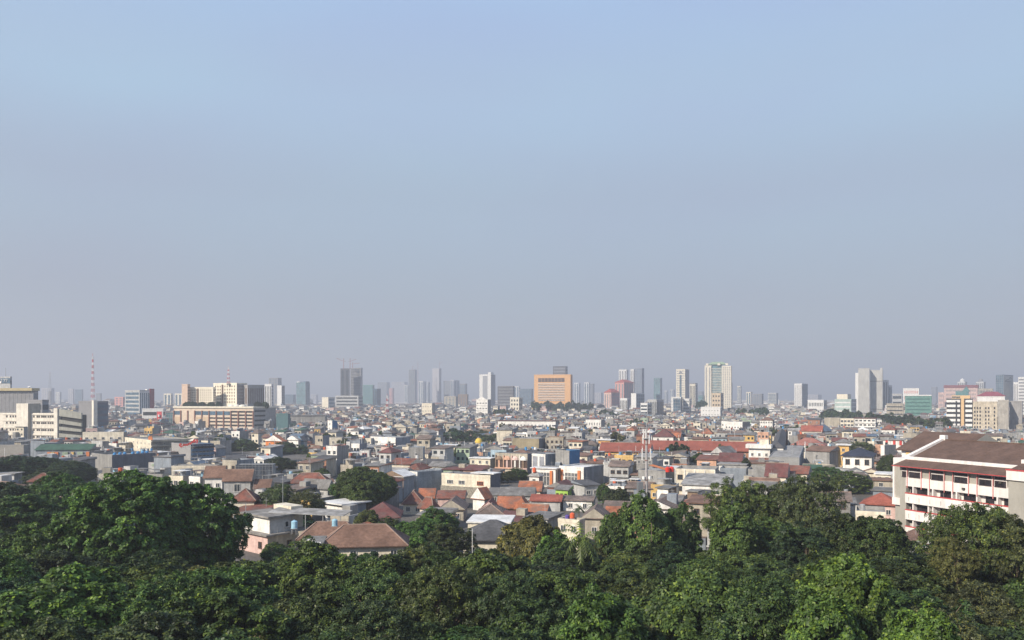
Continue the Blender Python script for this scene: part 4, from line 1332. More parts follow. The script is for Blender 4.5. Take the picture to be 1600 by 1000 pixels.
# shophouses
b = bld('cream shophouse with white sheet roof left of the ornate row', 734, 766, 774, 717, 306, 24, None, roof='slab', roofm=sw, wall='cream', side='grey', nwin=3, vis=730, over=.5, band=W_['cream'])
b = bld('ornate shophouse row with arched bays in brown, pink and white', 774, 824, 832, 714, 300, 26, None, roofm='grey', wall='beige', side=M('shaded wall render', (.13, .14, .165)), nwin=0, vis=736, storeys=3, parapet=1.2)  # right wall again takes the colour that paints in shade
bc = [W_['brown'], W_['salmon'], W_['pink'], W_['white']]
for i in range(4):
    x0 = b.x0 + b.L * i / 4
    w = b.L / 4
    k = MB()
    k.box(x0 + .15, x0 + .55, -.5, 0, 0, b.h + .4, bc[i])
    k.build('pilaster', b.root)
    k = MB()
    k.box(x0 + .6, x0 + w - .1, -.15, .1, b.h * .38, b.h * .80, M('dark bay glass', (.09, .06, .05), rough=.4))  # dark brown glass panel across each bay
    k.build('bay_window', b.root)
    k = MB()
    k.box(x0 + w * .42, x0 + w * .62, -.45, 0, b.h * .36, b.h * .86, bc[(i + 1) % 4])
    k.build('bay_pier', b.root)
    k = MB()
    k.dome(0, 0, 0, w * .42, w * .45, bc[i], 10, 3)
    q = k.build('arch_hood', b.root)
    q.location = (x0 + w / 2, -.1, b.h * .80)
    q.scale = (1, .5, 1)
    k = MB()
    k.box(x0, x0 + w, -.6, 0, b.h * .30, b.h * .37, W_['salmon'] if i < 2 else W_['pink'])
    k.build('balcony', b.root)
b = bld('white framed house with four large grey panes', 831, 852, 872, 712, 288, 40, None, wall='white', side='blue grey', nwin=0, vis=730, storeys=2, parapet=.5)
for i in range(2):
    for j in range(2):
        k = MB()
        k.box(b.x0 + b.L * (.08 + .5 * i), b.x0 + b.L * (.42 + .5 * i), -.12, .05, b.h * (.42 if j else .12), b.h * (.95 if j else .36), M('grey pane', (.26, .27, .30)))
        k.build('pane', b.root)
b = bld('grey block with royal blue right flank', 868, 889.5, 906, 707, 284, 44, None, wall='grey', side=BLUEP, nwin=0, vis=730, parapet=.7, roofm='grey')
b = bld('orange framed glass shophouse, left one of the pair', 831, 868, 874, 733, 258, 24, None, roof='slab', roofm=sw, wall='white', side='beige', nwin=0, vis=752, over=.5)
bb = bld('orange framed glass shophouse with large grey flank, right one of the pair', 874, 912, 943, 733, 255, 38, None, roofm='white', wall='white', side=M('grey flank render', (.215, .225, .245), streak=.2), nwin=0, vis=754, parapet=.6)
for q in (b, bb):
    for fx in (.06, .78):
        k = MB()
        k.box(q.x0 + q.L * fx, q.x0 + q.L * (fx + .10), -.5, 0, 0, q.h - .6, ORANGEP)
        k.build('orange_pillar', q.root)
    for i in range(4):
        put(window_mesh(1.1, 3.0, WFRAME, GLASS, 1), 'window', q.root, q.x0 + q.L * (.3 + .13 * i), -.02, .6)
        put(window_mesh(1.1, 1.2, WFRAME, GLASS, 1), 'window', q.root, q.x0 + q.L * (.3 + .13 * i), -.02, 3.7)
b = bld('small pale stair tower with pointed roof before the orange shophouses', 827, 842, 848, 745, 238, 30, None, roof='hip', roofm='pale grey', wall='white', side='grey', nwin=1, vis=757, rise=1.3, storeys=2)
tank(wx(835, 239), 239.5, wz(745, 239) + 1.4, ORTANK, 'orange red tank behind the small pale stair tower', .6, 1.2, 0)
b = bld('khaki warehouse with white roof edge and dark right wall', 800, 842, 853, 687, 395, 25, None, roofm='white', wall=M('khaki sheet wall', (.30, .255, .17), streak=.2, var=.2), side=M('shaded wall render', (.13, .14, .165)), nwin=2, ww=2.4, vis=703, storeys=1, name='warehouse', cat='warehouse', parapet=.5)  # right wall coloured dark for its shaded side
bld('unfinished brown concrete block right of the khaki warehouse', 852, 880, 884, 686, 398, 20, 12, wall='beige', side='brown', nwin=4, vis=700, storeys=3, frame=BFRAME)
# mosque
mo = thing('mosque', 'small mosque with a golden yellow dome and cream base', 'mosque', (wx(748, 400), 400, 0), R(-20))
m = MB()
m.box(-5, 5, -4, 4, 0, wz(695, 400), W_['cream'])
m.build('wall', mo)
m = MB()
z = wz(695, 400)
m.cyl(0, 0, z, z + 1.0, 1.9, W_['cream'], 14)
m.build('drum', mo)
m = MB()
m.dome(0, 0, z + 1.0, 2.0, 2.6, M('golden dome', (.58, .40, .06), rough=.5, var=.1), 16, 6)
m.bar((0, 0, z + 3.4), (0, 0, z + 4.6), .08, STEEL)
m.build('dome', mo)
reserve(737, 760, 396, 696)
FOOT.append((wx(748, 400), 404, 10, 8, 0))

bld('orange cornered house with flared white roof edge left of the red school', 935, 953, 958, 688, 372, 30, None, roof='slab', roofm=sw, wall=M('bright apricot paint', (.66, .36, .13)), side='beige', nwin=1, vis=697, over=.9)
RS = M('school red tile', (.23, .075, .055), course=1.2, var=.18, fine=.15)
bld('long red tiled school roof, left block with yellow wall', 939, 1013, 1018, 707, 330, 9, 10, roof='gable_x', roofm=RS, wall='yellow', nwin=12, ww=1.2, vis=711, rise=3.6, caps=True, cat='school', name='school_block', over=.9)
bld('long red tiled school roof, middle block behind the mast', 1002, 1085, 1090, 704, 352, 9, 11, roof='gable_x', roofm=RS, wall='cream', nwin=10, vis=706, rise=3.9, cat='school', name='school_block', over=.9)
bld('long red tiled school roof, right block ending at the white balcony house', 1076, 1176, 1181, 706, 340, 9, 11, roof='gable_x', roofm=RS, wall='brick', nwin=12, vis=709, rise=3.9, cat='school', name='school_block', over=.9, caps=True)
b = bld('grey block with sloped orange awning and two red tanks', 997, 1040, 1055, 738, 240, 34, None, wall='grey', side='blue grey', nwin=1, vis=756, parapet=.4)
k = MB()
k.poly([(b.x1 - 5.5, -.3, b.h + 2.0), (b.x1 + .3, -.3, b.h + .7), (b.x1 + .3, 3, b.h + .7), (b.x1 - 5.5, 3, b.h + 2.0)], ORANGEP)
k.poly([(b.x1 - 5.5, -.3, b.h + 1.9), (b.x1 - 5.5, 3, b.h + 1.9), (b.x1 + .3, 3, b.h + .6), (b.x1 + .3, -.3, b.h + .6)], ORANGEP)
k.build('awning', b.root)
for i, px in enumerate((1042.5, 1049.5)):
    tank(wx(px, 240), 239.2 + i, b.h + .2, M('red tank plastic', (.62, .045, .03), rough=.45), 'red tank at the roof corner by the antenna pole, ' + ('left one' if i == 0 else 'right one'), .72, 1.3, 0, 'red tanks by the antenna pole')
b = bld('white two storey house with four dark windows in a row', 1055, 1117, 1123, 738, 236, 20, None, wall='cream', side='grey', nwin=4, ww=1.6, wh=1.4, vis=756, frame=BFRAME, storeys=2)
for i in range(5):
    k = MB()
    x = b.x0 + b.L * i / 4 
    k.box(x - .12, x + .12, -.25, 0, 0, b.h + .6, W_['white'])
    k.build('pilaster', b.root)
bld('white long house with pale sheet roof below the four windows house', 1066, 1137, 1144, 760, 212, 20, None, roof='shed', roofm='pale grey', wall='white', nwin=4, vis=770, rise=1.6, ww=1.4, storeys=1)
bld('small white hut with one dark window and grey roof', 1027, 1044, 1057, 764, 202, 34, None, roof='slab', roofm='grey', wall='white', side='brown', nwin=1, ww=1.4, wh=1.5, vis=777, over=.5, storeys=1, frame=BFRAME)
bld('dark open box room with red curtains right of the white hut', 1074, 1090, 1097, 769, 196, 34, None, roof='slab', roofm='grey', wall='brown', side='pale grey', nwin=2, vis=782, over=.4, frame=M('red curtain', (.30, .05, .05)), storeys=1)
bld('salmon walled house with sloping top beside the red school', 1089, 1119, 1124, 719, 285, 20, None, roof='shed', roofm='rust red', wall='salmon', side='grey', nwin=0, vis=730, rise=.8)
bld('pale grey gabled house before the red school roof', 1113, 1130, 1149, 709, 296, 42, None, roof='gable_y', roofm='grey', wall='pale grey', nwin=1, vis=716, rise=2.4)
bld('maroon roofed house in front of the pale grey gable', 1124, 1158, 1162, 722, 275, 20, 9, roof='gable_x', roofm='maroon', wall='pale grey', nwin=2, vis=722, rise=2.8)
bld('house with pale blue sheet porch below the maroon roof', 1123, 1164, 1168, 727, 262, 18, 7, roof='slab', roofm='pale grey', wall='white', nwin=4, vis=736, over=.6)
bld('grey party wall block with red tank niche', 1125, 1166, 1170, 736, 248, 14, 9, wall='blue grey', side='grey', nwin=0, vis=750)
bld('smooth grey garage block left of the dark red gable', 1169, 1200, 1203, 738, 240, 14, 9, wall='grey', nwin=0, vis=750)
b = bld('white house with wide balcony parapet and red tile band', 1170, 1203, 1206, 702, 322, 16, 9, wall='white', nwin=3, storeys=2, vis=720, parapet=.3, ww=1.0)
k = MB()
k.box(b.x0 - 1.2, b.x1 + .6, -1.2, 6, b.h + .3, b.h + 1.9, W_['white'])
k.build('balcony', b.root)
k = MB()
k.box(b.x0 + 4.2, b.x1 - .6, 1, 6, b.h + 1.9, b.h + 3.8, W_['cream'])
k.build('roof_room', b.root)
k = MB()
k.poly([(b.x0 - .2, -1.3, b.h * .42), (b.x1 + .2, -1.3, b.h * .42), (b.x1 + .2, 0, b.h * .58), (b.x0 - .2, 0, b.h * .58)], ROOFS['rust red'])
k.poly([(b.x0 - .2, -1.3, b.h * .39), (b.x0 - .2, 0, b.h * .55), (b.x1 + .2, 0, b.h * .55), (b.x1 + .2, -1.3, b.h * .39)], ROOFS['rust red'])
k.build('tile_awning', b.root)
b = bld('white house with two dark arched windows and dark gable', 1206, 1224, 1228, 700, 328, 20, None, roof='hip', roofm='dark grey', wall='white', nwin=2, ww=1.4, wh=1.8, storeys=2, vis=712, rise=2.2)
bld('long plain grey wall building above the dark red gable', 1201, 1249, 1256, 716, 285, 22, None, wall=M('plain grey wall', (.27, .27, .265), var=.1), side='blue grey', nwin=0, vis=728, parapet=.3)
bld('big grey house with brown roof and white corner column', 1259, 1296, 1318, 706, 308, 46, None, roof='gable_x', roofm='brown', wall='grey', side='grey', nwin=0, vis=726, rise=1.7)
bld('dark red gabled house with cream right half above the olive trees', 1197, 1228, 1232, 746, 222, 14, 8, roof='gable_x', roofm='maroon', wall='cream', nwin=1, vis=746, rise=3.6, caps=True)
bld('cream walled gable with dark red roof touching the olive trees', 1231, 1261, 1266, 741, 226, 18, 8, roof='gable_x', roofm='rust red', wall='cream', nwin=2, vis=744, rise=2.0)
b = bld('yellow stair tower house with flat white slab top', 1309, 1326.5, 1328, 696, 312, 14, 6, roof='slab', roofm=sw, wall=M('ochre yellow paint', (.62, .40, .15), streak=.12), nwin=1, vis=712, over=.8)
b = bld('white villa with dark blue hipped roof and three tall windows', 1317, 1362, 1366, 714, 278, 28, None, roof='hip', roofm=M('navy tile', (.035, .042, .065), var=.2), wall='white', side='pale grey', nwin=3, ww=1.5, wh=1.9, storeys=2, vis=734, rise=2.4, over=.8, frame=BFRAME)
bld('broad dusty salmon hipped roof left of the yellow stair tower', 1236, 1288, 1292, 697, 385, 14, 12, roof='hip', roofm=M('dusty salmon tile', (.29, .125, .10), course=1.2, var=.2), wall='cream', nwin=4, vis=697, rise=3.6)
bld('red roofed hall with blue grey gable end', 1253, 1276, 1300, 675, 500, 46, None, roof='gable_y', roofm='blue', wall='cream', side='blue grey', nwin=2, vis=676, rise=4, gable=None)
bld('bright red sloping roof panel of the hall with blue grey gable', 1252, 1284, 1286, 674.5, 490, 10, 8, roof='gable_x', roofm=M('bright red tile', (.27, .085, .06)), wall='cream', nwin=3, vis=677, rise=3.6)
b = bld('white terraced apartments with dark balconies before the blank tower', 1335, 1368, 1370, 654, 610, 12, 14, roof='slab', roofm='rust red', wall='white', nwin=5, ww=2.0, wh=1.3, storeys=4, vis=668, band=W_['white'], over=.6, name='apartment_block', cat='apartment block')
bld('cream apartments with dark balcony squares left of the white terraced ones', 1313, 1334, 1336, 655.5, 620, 14, 12, wall='cream', nwin=4, ww=2.0, wh=1.6, storeys=4, vis=668, name='apartment_block', cat='apartment block')
bld('plain beige apartment block left of the cream balconied ones', 1288, 1312, 1314, 654.5, 640, 14, 12, wall='beige', nwin=0, vis=668, name='apartment_block', cat='apartment block')
bld('red brick house with dark roof left of the beige apartment block', 1262, 1281, 1283, 656, 640, 14, 10, roof='shed', roofm='dark grey', wall='brick', nwin=2, vis=666, rise=1)
bld('rusty red hipped roof half hidden at the school corner', 1347, 1402, 1406, 791, 190, 16, 8, roof='hip', roofm=M('bright red tile', (.27, .085, .06)), wall='pink', nwin=2, vis=797, rise=2.6, over=.6)
bld('grey open pergola house behind the rusty red hip', 1364, 1404, 1408, 769, 205, 18, 8, roof='slab', roofm='grey', wall='blue grey', nwin=6, ww=1.0, vis=778, over=.4)
b = bld('grey block with white left edge below red and white shop panels', 1376, 1382, 1400, 697, 330, 56, None, wall='white', side='grey', nwin=0, vis=712, parapet=.3)
b = bld('shop with red and white panels under a pale roof', 1380, 1411, 1413, 688, 345, 12, 8, roof='slab', roofm='pale grey', wall='white', nwin=0, vis=694, over=.6)
for fx in (.12, .5, .82):
    k = MB()
    k.box(b.x0 + b.L * fx, b.x0 + b.L * (fx + .12), -.3, 0, b.h - 2.2, b.h - .2, REDP)
    k.build('red_panel', b.root)
bld('white flat roofed shed among trees left of the school', 1368, 1392, 1395, 742, 245, 16, 8, roof='slab', roofm=sw, wall='cream', nwin=2, vis=750, over=.5)

# --- farther hand-placed houses
bld('white terrace with two dark windows and grey gabled flank', 579, 618, 641, 686, 415, 40, None, roofm='pale grey', wall='white', side='blue grey', nwin=2, ww=2.2, wh=1.3, vis=697, storeys=2)
bld('cream house with three small windows left of the white terrace', 507, 534, 538, 686, 430, 18, 10, wall='cream', nwin=3, vis=697)
b = bld('orange and white gabled house front', 415, 441, 447, 690, 425, 26, None, roof='gable_y', roofm='orange', wall=M('vivid orange wall', (.60, .20, .06), streak=.1), side='grey', nwin=2, vis=697, rise=3.2, gable='white')
bld('grey slab house beside the orange and white gabled front', 441, 447, 452, 680, 430, 30, 8, wall='pale grey', nwin=1, vis=697)
bld('white arched gable house right of the orange gabled front', 448, 466, 470, 688, 428, 24, None, roof='gable_y', roofm='pale grey', wall='white', nwin=1, vis=697, rise=2.4)
bld('bright blue gabled house right of the white arched gable', 462, 474, 480, 690, 432, 30, None, roof='gable_y', roofm='dark grey', wall=M('bright blue wall', (.13, .32, .50)), side='blue grey', nwin=1, vis=696, rise=2.8)
bld('white columned hall right of the orange tower trees', 915, 939, 945, 657.5, 640, 24, None, wall='white', side='grey', nwin=6, ww=.9, wh=2.2, storeys=2, vis=670)
bld('cream block with twelve windows near the ghostly slabs', 659, 675, 680, 631, 960, 24, None, wall='cream', nwin=4, storeys=4, vis=646, side='grey', name='building', cat='building')
b = bld('white four storey building with stepped gable below the white pillar tower', 744, 762, 767, 625, 1000, 22, None, wall='white', nwin=4, ww=2.6, storeys=4, vis=643, band=W_['white'], name='building', cat='building')
k = MB()
k.poly([(b.x0 + 2, -.2, b.h + .8), (b.x1 - 2, -.2, b.h + .8), ((b.x0 + b.x1) / 2, -.2, b.h + 4.5)], W_['white'])
k.poly([(b.x0 + 2, .6, b.h + .8), ((b.x0 + b.x1) / 2, .6, b.h + 4.5), (b.x1 - 2, .6, b.h + .8)], W_['white'])
k.poly([(b.x0 + 2, -.2, b.h + .8), ((b.x0 + b.x1) / 2, -.2, b.h + 4.5), ((b.x0 + b.x1) / 2, .6, b.h + 4.5), (b.x0 + 2, .6, b.h + .8)], W_['white'])
k.poly([(b.x1 - 2, -.2, b.h + .8), (b.x1 - 2, .6, b.h + .8), ((b.x0 + b.x1) / 2, .6, b.h + 4.5), ((b.x0 + b.x1) / 2, -.2, b.h + 4.5)], W_['white'])
k.build('stepped_gable', b.root)
bld('long flat grey hall roof right of the dark teal block', 455, 508, 511, 649, 740, 12, 14, roof='slab', roofm='pale grey', wall='grey', nwin=0, vis=660, over=1)
bld('long low building with maroon fascia band left of the white columned hall', 778, 868, 871, 658, 610, 8, 10, roof='slab', roofm='maroon', wall='white', nwin=16, vis=666, over=.6, storeys=2)
bld('cream fronted hall under a grey hipped roof near the yellow dome', 776, 800, 802, 672, 480, 10, 10, roof='hip', roofm='grey', wall='cream', nwin=0, vis=680, rise=3)
bld('blue sided house with black window in the crowded roofs', 512, 519, 527, 659, 560, 44, None, wall='white', side=BLUEP, nwin=1, vis=672)
bld('pale arched barrel roofed hall among the crowded roofs', 617, 634, 637, 668, 520, 20, 10, roof='gable_y', roofm='pale grey', wall='cream', nwin=1, vis=677, rise=2.6)
bld('grey brick block towering over roofs left of the blank flank house', 638, 661, 664, 702, 330, 16, 8, wall='grey', nwin=1, vis=718, side='blue grey')
bld('white and red striped front house in the crowd of low roofs', 562, 577, 580, 707, 330, 20, 8, wall='white', nwin=1, frame=REDP, ww=2, wh=2, vis=716)
bld('slim white stair tower above the crowd of low roofs', 541, 547, 548, 693, 350, 20, 3, wall='white', nwin=1, vis=712)
bld('salmon and white gabled house beside the white villa roof', 1378, 1398, 1402, 672, 480, 40, None, roof='hip', roofm='rust red', wall='white', nwin=3, vis=680, rise=3)
bld('dark hipped roof above a white house near the antenna pole', 1020, 1052, 1056, 683, 420, 22, 12, roof='hip', roofm='maroon', wall='white', nwin=2, vis=690, rise=4.2)
bld('orange gabled house between red school and hazy towers', 1045, 1062, 1065, 684, 425, 28, None, roof='gable_x', roofm='orange', wall='cream', nwin=1, vis=691, rise=2.6)
bld('orange peaked small house above the right school block', 1096, 1112, 1115, 678, 470, 24, 9, roof='hip', roofm='orange', wall='cream', nwin=1, vis=684, rise=3.2)
bld('white house with curved glass corner above the right school block', 1127, 1150, 1156, 660, 590, 28, None, wall='white', side='grey', nwin=5, vis=672)
bld('white colonnaded house right of the curved glass corner house', 1133, 1160, 1172, 661, 570, 36, None, wall='white', side='grey', nwin=6, storeys=2, vis=668)
bld('white lattice fronted house with brown roof near the small lattice mast', 1188, 1207, 1210, 657, 600, 20, 9, roof='hip', roofm='brown', wall='white', nwin=5, vis=668, rise=2.5)

# --- antenna pole
po = thing('antenna_pole', 'tall grey antenna pole with stacked sections and white panel antennas', 'antenna pole', (wx(1010, 216), 216, 0), R(10))
segs = ((0, 7, .42), (7, 12.5, .38), (12.5, 17, .33), (17, 21, .26))
for z0, z1, r in segs:
    k = MB()
    k.cyl(0, 0, z0, z1, r, M('pole paint', (.36, .345, .345), var=.12, streak=.15), 14, r * .94)
    k.build('pole_section', po)
    k = MB()
    k.cyl(0, 0, z1 - .1, z1 + .12, r + .16, M('rusty flange', (.20, .12, .10)), 14)
    k.build('flange', po)
k = MB()
k.cyl(0, 0, 21, 23.6, .08, STEEL, 8)
k.build('lightning_rod', po)
k = MB()
k.cyl(0, 0, 18.6, 18.75, 1.05, STEEL, 16)
k.build('platform', po)
for i in range(6):
    a = i * math.pi / 3
    k = MB()
    k.box(-.15, .15, -.09, .09, 17.2, 19.6, WHITEP)
    q = k.build('panel_antenna', po)
    q.location = (1.0 * math.cos(a), 1.0 * math.sin(a), 0 if i % 2 else 1.6)
    k = MB()
    k.bar((0, 0, 18.4), (1.0 * math.cos(a), 1.0 * math.sin(a), 18.4), .05, STEEL)
    k.build('bracket', po)
for s in (-1, 1):
    k = MB()
    k.box(s * 1.25 - .14, s * 1.25 + .14, -.1, .1, 12.6, 15.6, WHITEP)
    k.build('panel_antenna', po)
    k = MB()
    k.bar((0, 0, 14), (s * 1.2, 0, 14), .06, STEEL)
    k.build('bracket', po)
    k = MB()
    k.cyl(s * .9, -.2, 7.2, 8, .38, WHITEP, 12)
    k.build('drum_antenna', po)
k = MB()
k.box(-2.6, -1.2, -.8, .8, 0, 6.4, M('equipment rack grey', (.16, .17, .18)))
k.build('equipment_rack', po)
reserve(1002, 1020, 214, 783)

# slim poles that stick up out of the roofs
for px, t, bt, D, lab in ((442, 743, 800, 165, 'slim grey pole with wire beside the round tree'), (800, 676, 702, 390, 'dark slim pole at the left corner of the khaki warehouse'), (738, 826, 850, 120, 'short white pole on the black hipped roof'),
                          (1004, 700, 722, 310, 'white rod left of the antenna pole at the red school'), (1016, 700, 722, 310, 'white rod right of the antenna pole at the red school'), (1238, 695, 714, 300, 'thin rod above the long plain grey wall'), (1258, 690, 706, 306, 'white corner rod on the big grey house'),
                          (384, 785, 800, 158, 'thin rod on the concrete house stair room'), (712, 826, 850, 132, 'dark utility pole beside the black hipped roof')):
    o = thing('slim_pole', lab, 'pole', (wx(px, D), D, max(0, wz(bt, D) - 3)))
    m = MB()
    hgt = wz(t, D) - o.location.z
    m.bar((0, 0, 0), (0, 0, hgt), D * .00042, STEEL if 'white' not in lab else WHITEP, None, 6)
    m.build('shaft', o)
    m = MB()
    m.bar((-D * .003, 0, hgt * .93), (D * .003, 0, hgt * .93), D * .0002, STEEL)
    m.build('crossbar', o)

# ------------------------------------------------------------------ the white and grey school at the right
sth = 68
cth, sthn = math.cos(R(sth)), math.sin(R(sth))
C0 = (wx(1586, 146), 146.0)
SL = 25.0
so = thing('school_building', 'white and grey school with brown roofs, red lines and long white balconies', 'school', (C0[0], C0[1], 0), -R(sth))
AX, AY = C0[0] - SL * cth, C0[1] + SL * sthn


def sx(px):
    """distance along the facade (0 at its far left end) seen at photo column px, shifted to the local frame"""
    t = (px - 800) / F
    return (t * AY - AX) / (cth + t * sthn) - SL


sgrey = M('school grey render', (.33, .315, .28), var=.06, streak=.1, fine=.04)
swhite = M('school white paint', (.74, .70, .67), var=.06, streak=.17, fine=.04)
sred = M('school red line', (.46, .07, .07), var=.12)
sroof = M('school brown tile', (.115, .072, .055), course=1.3, var=.22, fine=.18)
SFR = M('dark window frame', (.05, .03, .035))
sglass = M('school dark glass', (.028, .025, .03), rough=.25, var=.5, scale=.7)
xl, xr = -SL, 0.0
m = MB()
m.box(xl, xr, 0, 20, 0, 15.4, sgrey, top=CONC)
m.build('wall', so)
m = MB()
m.box(xl, xl + 1.6, -1.1, 0, 0, 15.1, sgrey)
m.build('end_pier', so)
# white recessed storeys and balconies
for k, (z0, z1) in enumerate(((7.2, 9.3), (3.6, 5.7), (0.0, 2.1))):
    m = MB()
    m.box(xl + 2.0, xr - .6, -.06, .05, z1, z1 + 1.6, swhite)
    m.build('storey_wall', so)
    m = MB()
    m.box(xl + 1.7, xr - .2, -1.5, -1.3, z0 + .1, z1, swhite)
    m.box(xl + 1.7, xr - .2, -1.3, 0, z0, z0 + .2, CONC)
    m.build('balcony_parapet', so)
    m = MB()
    m.box(xl + 1.65, xr - .15, -1.56, -1.25, z1, z1 + .2, sred)
    m.build('red_coping', so)
    for j in range(9):
        q = MB()
        x = xl + 2.6 + j * 2.6
        q.box(x - .04, x + .04, -1.53, -1.5, z0 + .5, z0 + 1.4, CONC)
        q.build('drain_slot', so)
    for j, (a, c) in enumerate(((1424, 1432), (1434, 1455), (1470, 1492), (1507, 1530), (1541, 1562), (1570, 1578))):
        x0, x1 = sx(a), sx(c)
        wn_ = put(window_mesh(x1 - x0, 1.45, SFR, sglass, 1 if j in (1, 2, 3, 4) else 0), 'window', so, (x0 + x1) / 2, -.075, z1 + .1)
    for j, a in enumerate((1433, 1457, 1464, 1494, 1501, 1533, 1565)):
        q = MB()
        q.box(sx(a) - .14, sx(a) + .14, -1.25, -.06, z1, z1 + 1.6, swhite)
        q.build('fin', so)
# projecting top storey
TZ0, TZ1 = 10.9, 15.1

m = MB()
m.box(xl + 1.6, xr - .4, -1.2, 0, TZ0, TZ0 + 2.0, swhite)
m.build('panel_band', so)
bays = [(1415, 1423), (1426, 1445), (1461, 1481), (1497, 1519), (1535.5, 1557), (1560, 1580)]
for a, c in bays:
    x0, x1 = sx(a), sx(c)
    m = MB()
    m.box(x0, x1, -1.15, 0, TZ0 + 2.0, TZ1, swhite)
    m.build('bay', so)
    put(window_mesh(x1 - x0 - .3, 1.15, SFR, sglass, 1), 'window', so, (x0 + x1) / 2, -1.16, TZ0 + 2.05)
    put(window_mesh(x1 - x0 - .3, .42, SFR, sglass, 0), 'window', so, (x0 + x1) / 2, -1.16, TZ0 + 3.5)
for a, c in ((1446, 1458.5), (1481.5, 1494.5), (1519.5, 1532.5)):
    m = MB()
    m.box(sx(a), sx(c), -.9, 0, TZ0 + 2.0, TZ1, sgrey)
    m.build('grey_panel', so)
for a in (1424, 1446, 1459, 1482, 1495.5, 1520, 1533.5, 1558.5):
    m = MB()
    m.box(sx(a) - .08, sx(a) + .08, -1.3, -1.2, TZ0 - .4, TZ1, M('faded red line', (.50, .20, .19), var=.1))
    m.build('red_rib', so)
for px_, z_ in ((1500, 9.6), (1465, 6.0), (1428, 2.4), (1560, 9.6)):
    q = MB()
    q.box(sx(px_) - .4, sx(px_) + .4, -.55, -.07, z_ - .25, z_ + .4, M('aged white casing', (.52, .51, .48), streak=.3))
    q.build('air_conditioner_unit', so)
for px_, z_ in ((1571, 13.6), (1513, 11.6)):
    q = MB()
    q.box(sx(px_) - .25, sx(px_) + .25, -1.6, -1.21, z_, z_ + .35, M('dark lamp casing', (.06, .055, .05)))
    q.build('wall_lamp', so)
for k_ in range(3):
    q = MB()
    q.bar((xr - .35, -.12, 0), (xr - .35, -.12, 15), .07, CONC) if k_ == 0 else q.bar((xl + 1.75 + k_ * 8.2, -.12, 0), (xl + 1.75 + k_ * 8.2, -.12, 10.8), .06, CONC)
    q.build('downpipe', so)
# skirt roof, white gutter, main roof with raking parapets
m = MB()
E0, E1 = (-2.3, 15.25), (.9, 16.5)
m.poly([(xl - 1, E0[0], E0[1]), (xr + .6, E0[0], E0[1]), (xr + .2, E1[0], E1[1]), (xl - .2, E1[0], E1[1])], sroof)
m.poly([(xl - 1, E0[0], E0[1]), (xl - .2, E1[0], E1[1]), (xl - .2, E1[0], E0[1] - .2)], sroof)
m.poly([(xr + .6, E0[0], E0[1]), (xr + .2, E1[0], E0[1] - .2), (xr + .2, E1[0], E1[1])], sroof)
m.build('skirt_roof', so)
m = MB()
m.box(xl - 1.05, xr + .65, -2.42, E0[0], 15.1, 15.24, sred)
m.box(xl - 1.0, xr + .6, E0[0], .0, 15.05, 15.2, swhite)
m.build('eave_board', so)
m = MB()
m.box(xl + .1, xr + .3, .92, 1.5, 16.3, 17.15, swhite)
m.build('gutter_band', so)
RY, RZ = 12.2, 20.6
m = MB()
m.poly([(xl + .2, 1.3, 16.7), (xr + 2, 1.3, 16.7), (xr + 2, RY, RZ), (xl + .2, RY, RZ)], sroof)
m.poly([(xl + .2, RY, RZ), (xr + 2, RY, RZ), (xr + 2, 23, 16.4), (xl + .2, 23, 16.4)], sroof)
m.poly([(xl + .2, 1.3, 16.7), (xl + .2, RY, RZ), (xl + .2, 23, 16.4), (xl + .2, 23, 15.3), (xl + .2, 1.3, 15.3)], sgrey)
m.poly([(xr + 2, 1.3, 15.3), (xr + 2, 23, 15.3), (xr + 2, 23, 16.4), (xr + 2, RY, RZ), (xr + 2, 1.3, 16.7)], sgrey)
ro = m.build('main_roof', so)


def rake(x, y0, z0, y1, z1, w, name):
    q = MB()
    q.poly([(x, y0, z0 - .6), (x + w, y0, z0 - .6), (x + w, y0, z0 + .55), (x, y0, z0 + .55)], swhite)
    q.poly([(x, y0, z0 + .55), (x + w, y0, z0 + .55), (x + w, y1, z1 + .55), (x, y1, z1 + .55)], swhite)
    q.poly([(x, y0, z0 - .6), (x, y0, z0 + .55), (x, y1, z1 + .55), (x, y1, z1 - .6)], swhite)
    q.poly([(x + w, y0, z0 - .6), (x + w, y1, z1 - .6), (x + w, y1, z1 + .55), (x + w, y0, z0 + .55)], swhite)
    q.poly([(x, y1, z1 - .6), (x, y1, z1 + .55), (x + w, y1, z1 + .55), (x + w, y1, z1 - .6)], swhite)
    return q.build(name, so)


rake(xl - .5, 1.0, 16.7, RY + .3, RZ, .9, 'raking_parapet')
m = MB()
m.box(xl - .7, xl + .6, RY - .3, RY + .7, RZ - .5, RZ + 1.0, swhite)
m.build('parapet_finial', so)
m = MB()
m.bar((xl + .2, RY, RZ + .05), (xr + 2, RY, RZ + .05), .17, sroof)
m.build('ridge_cap', so)
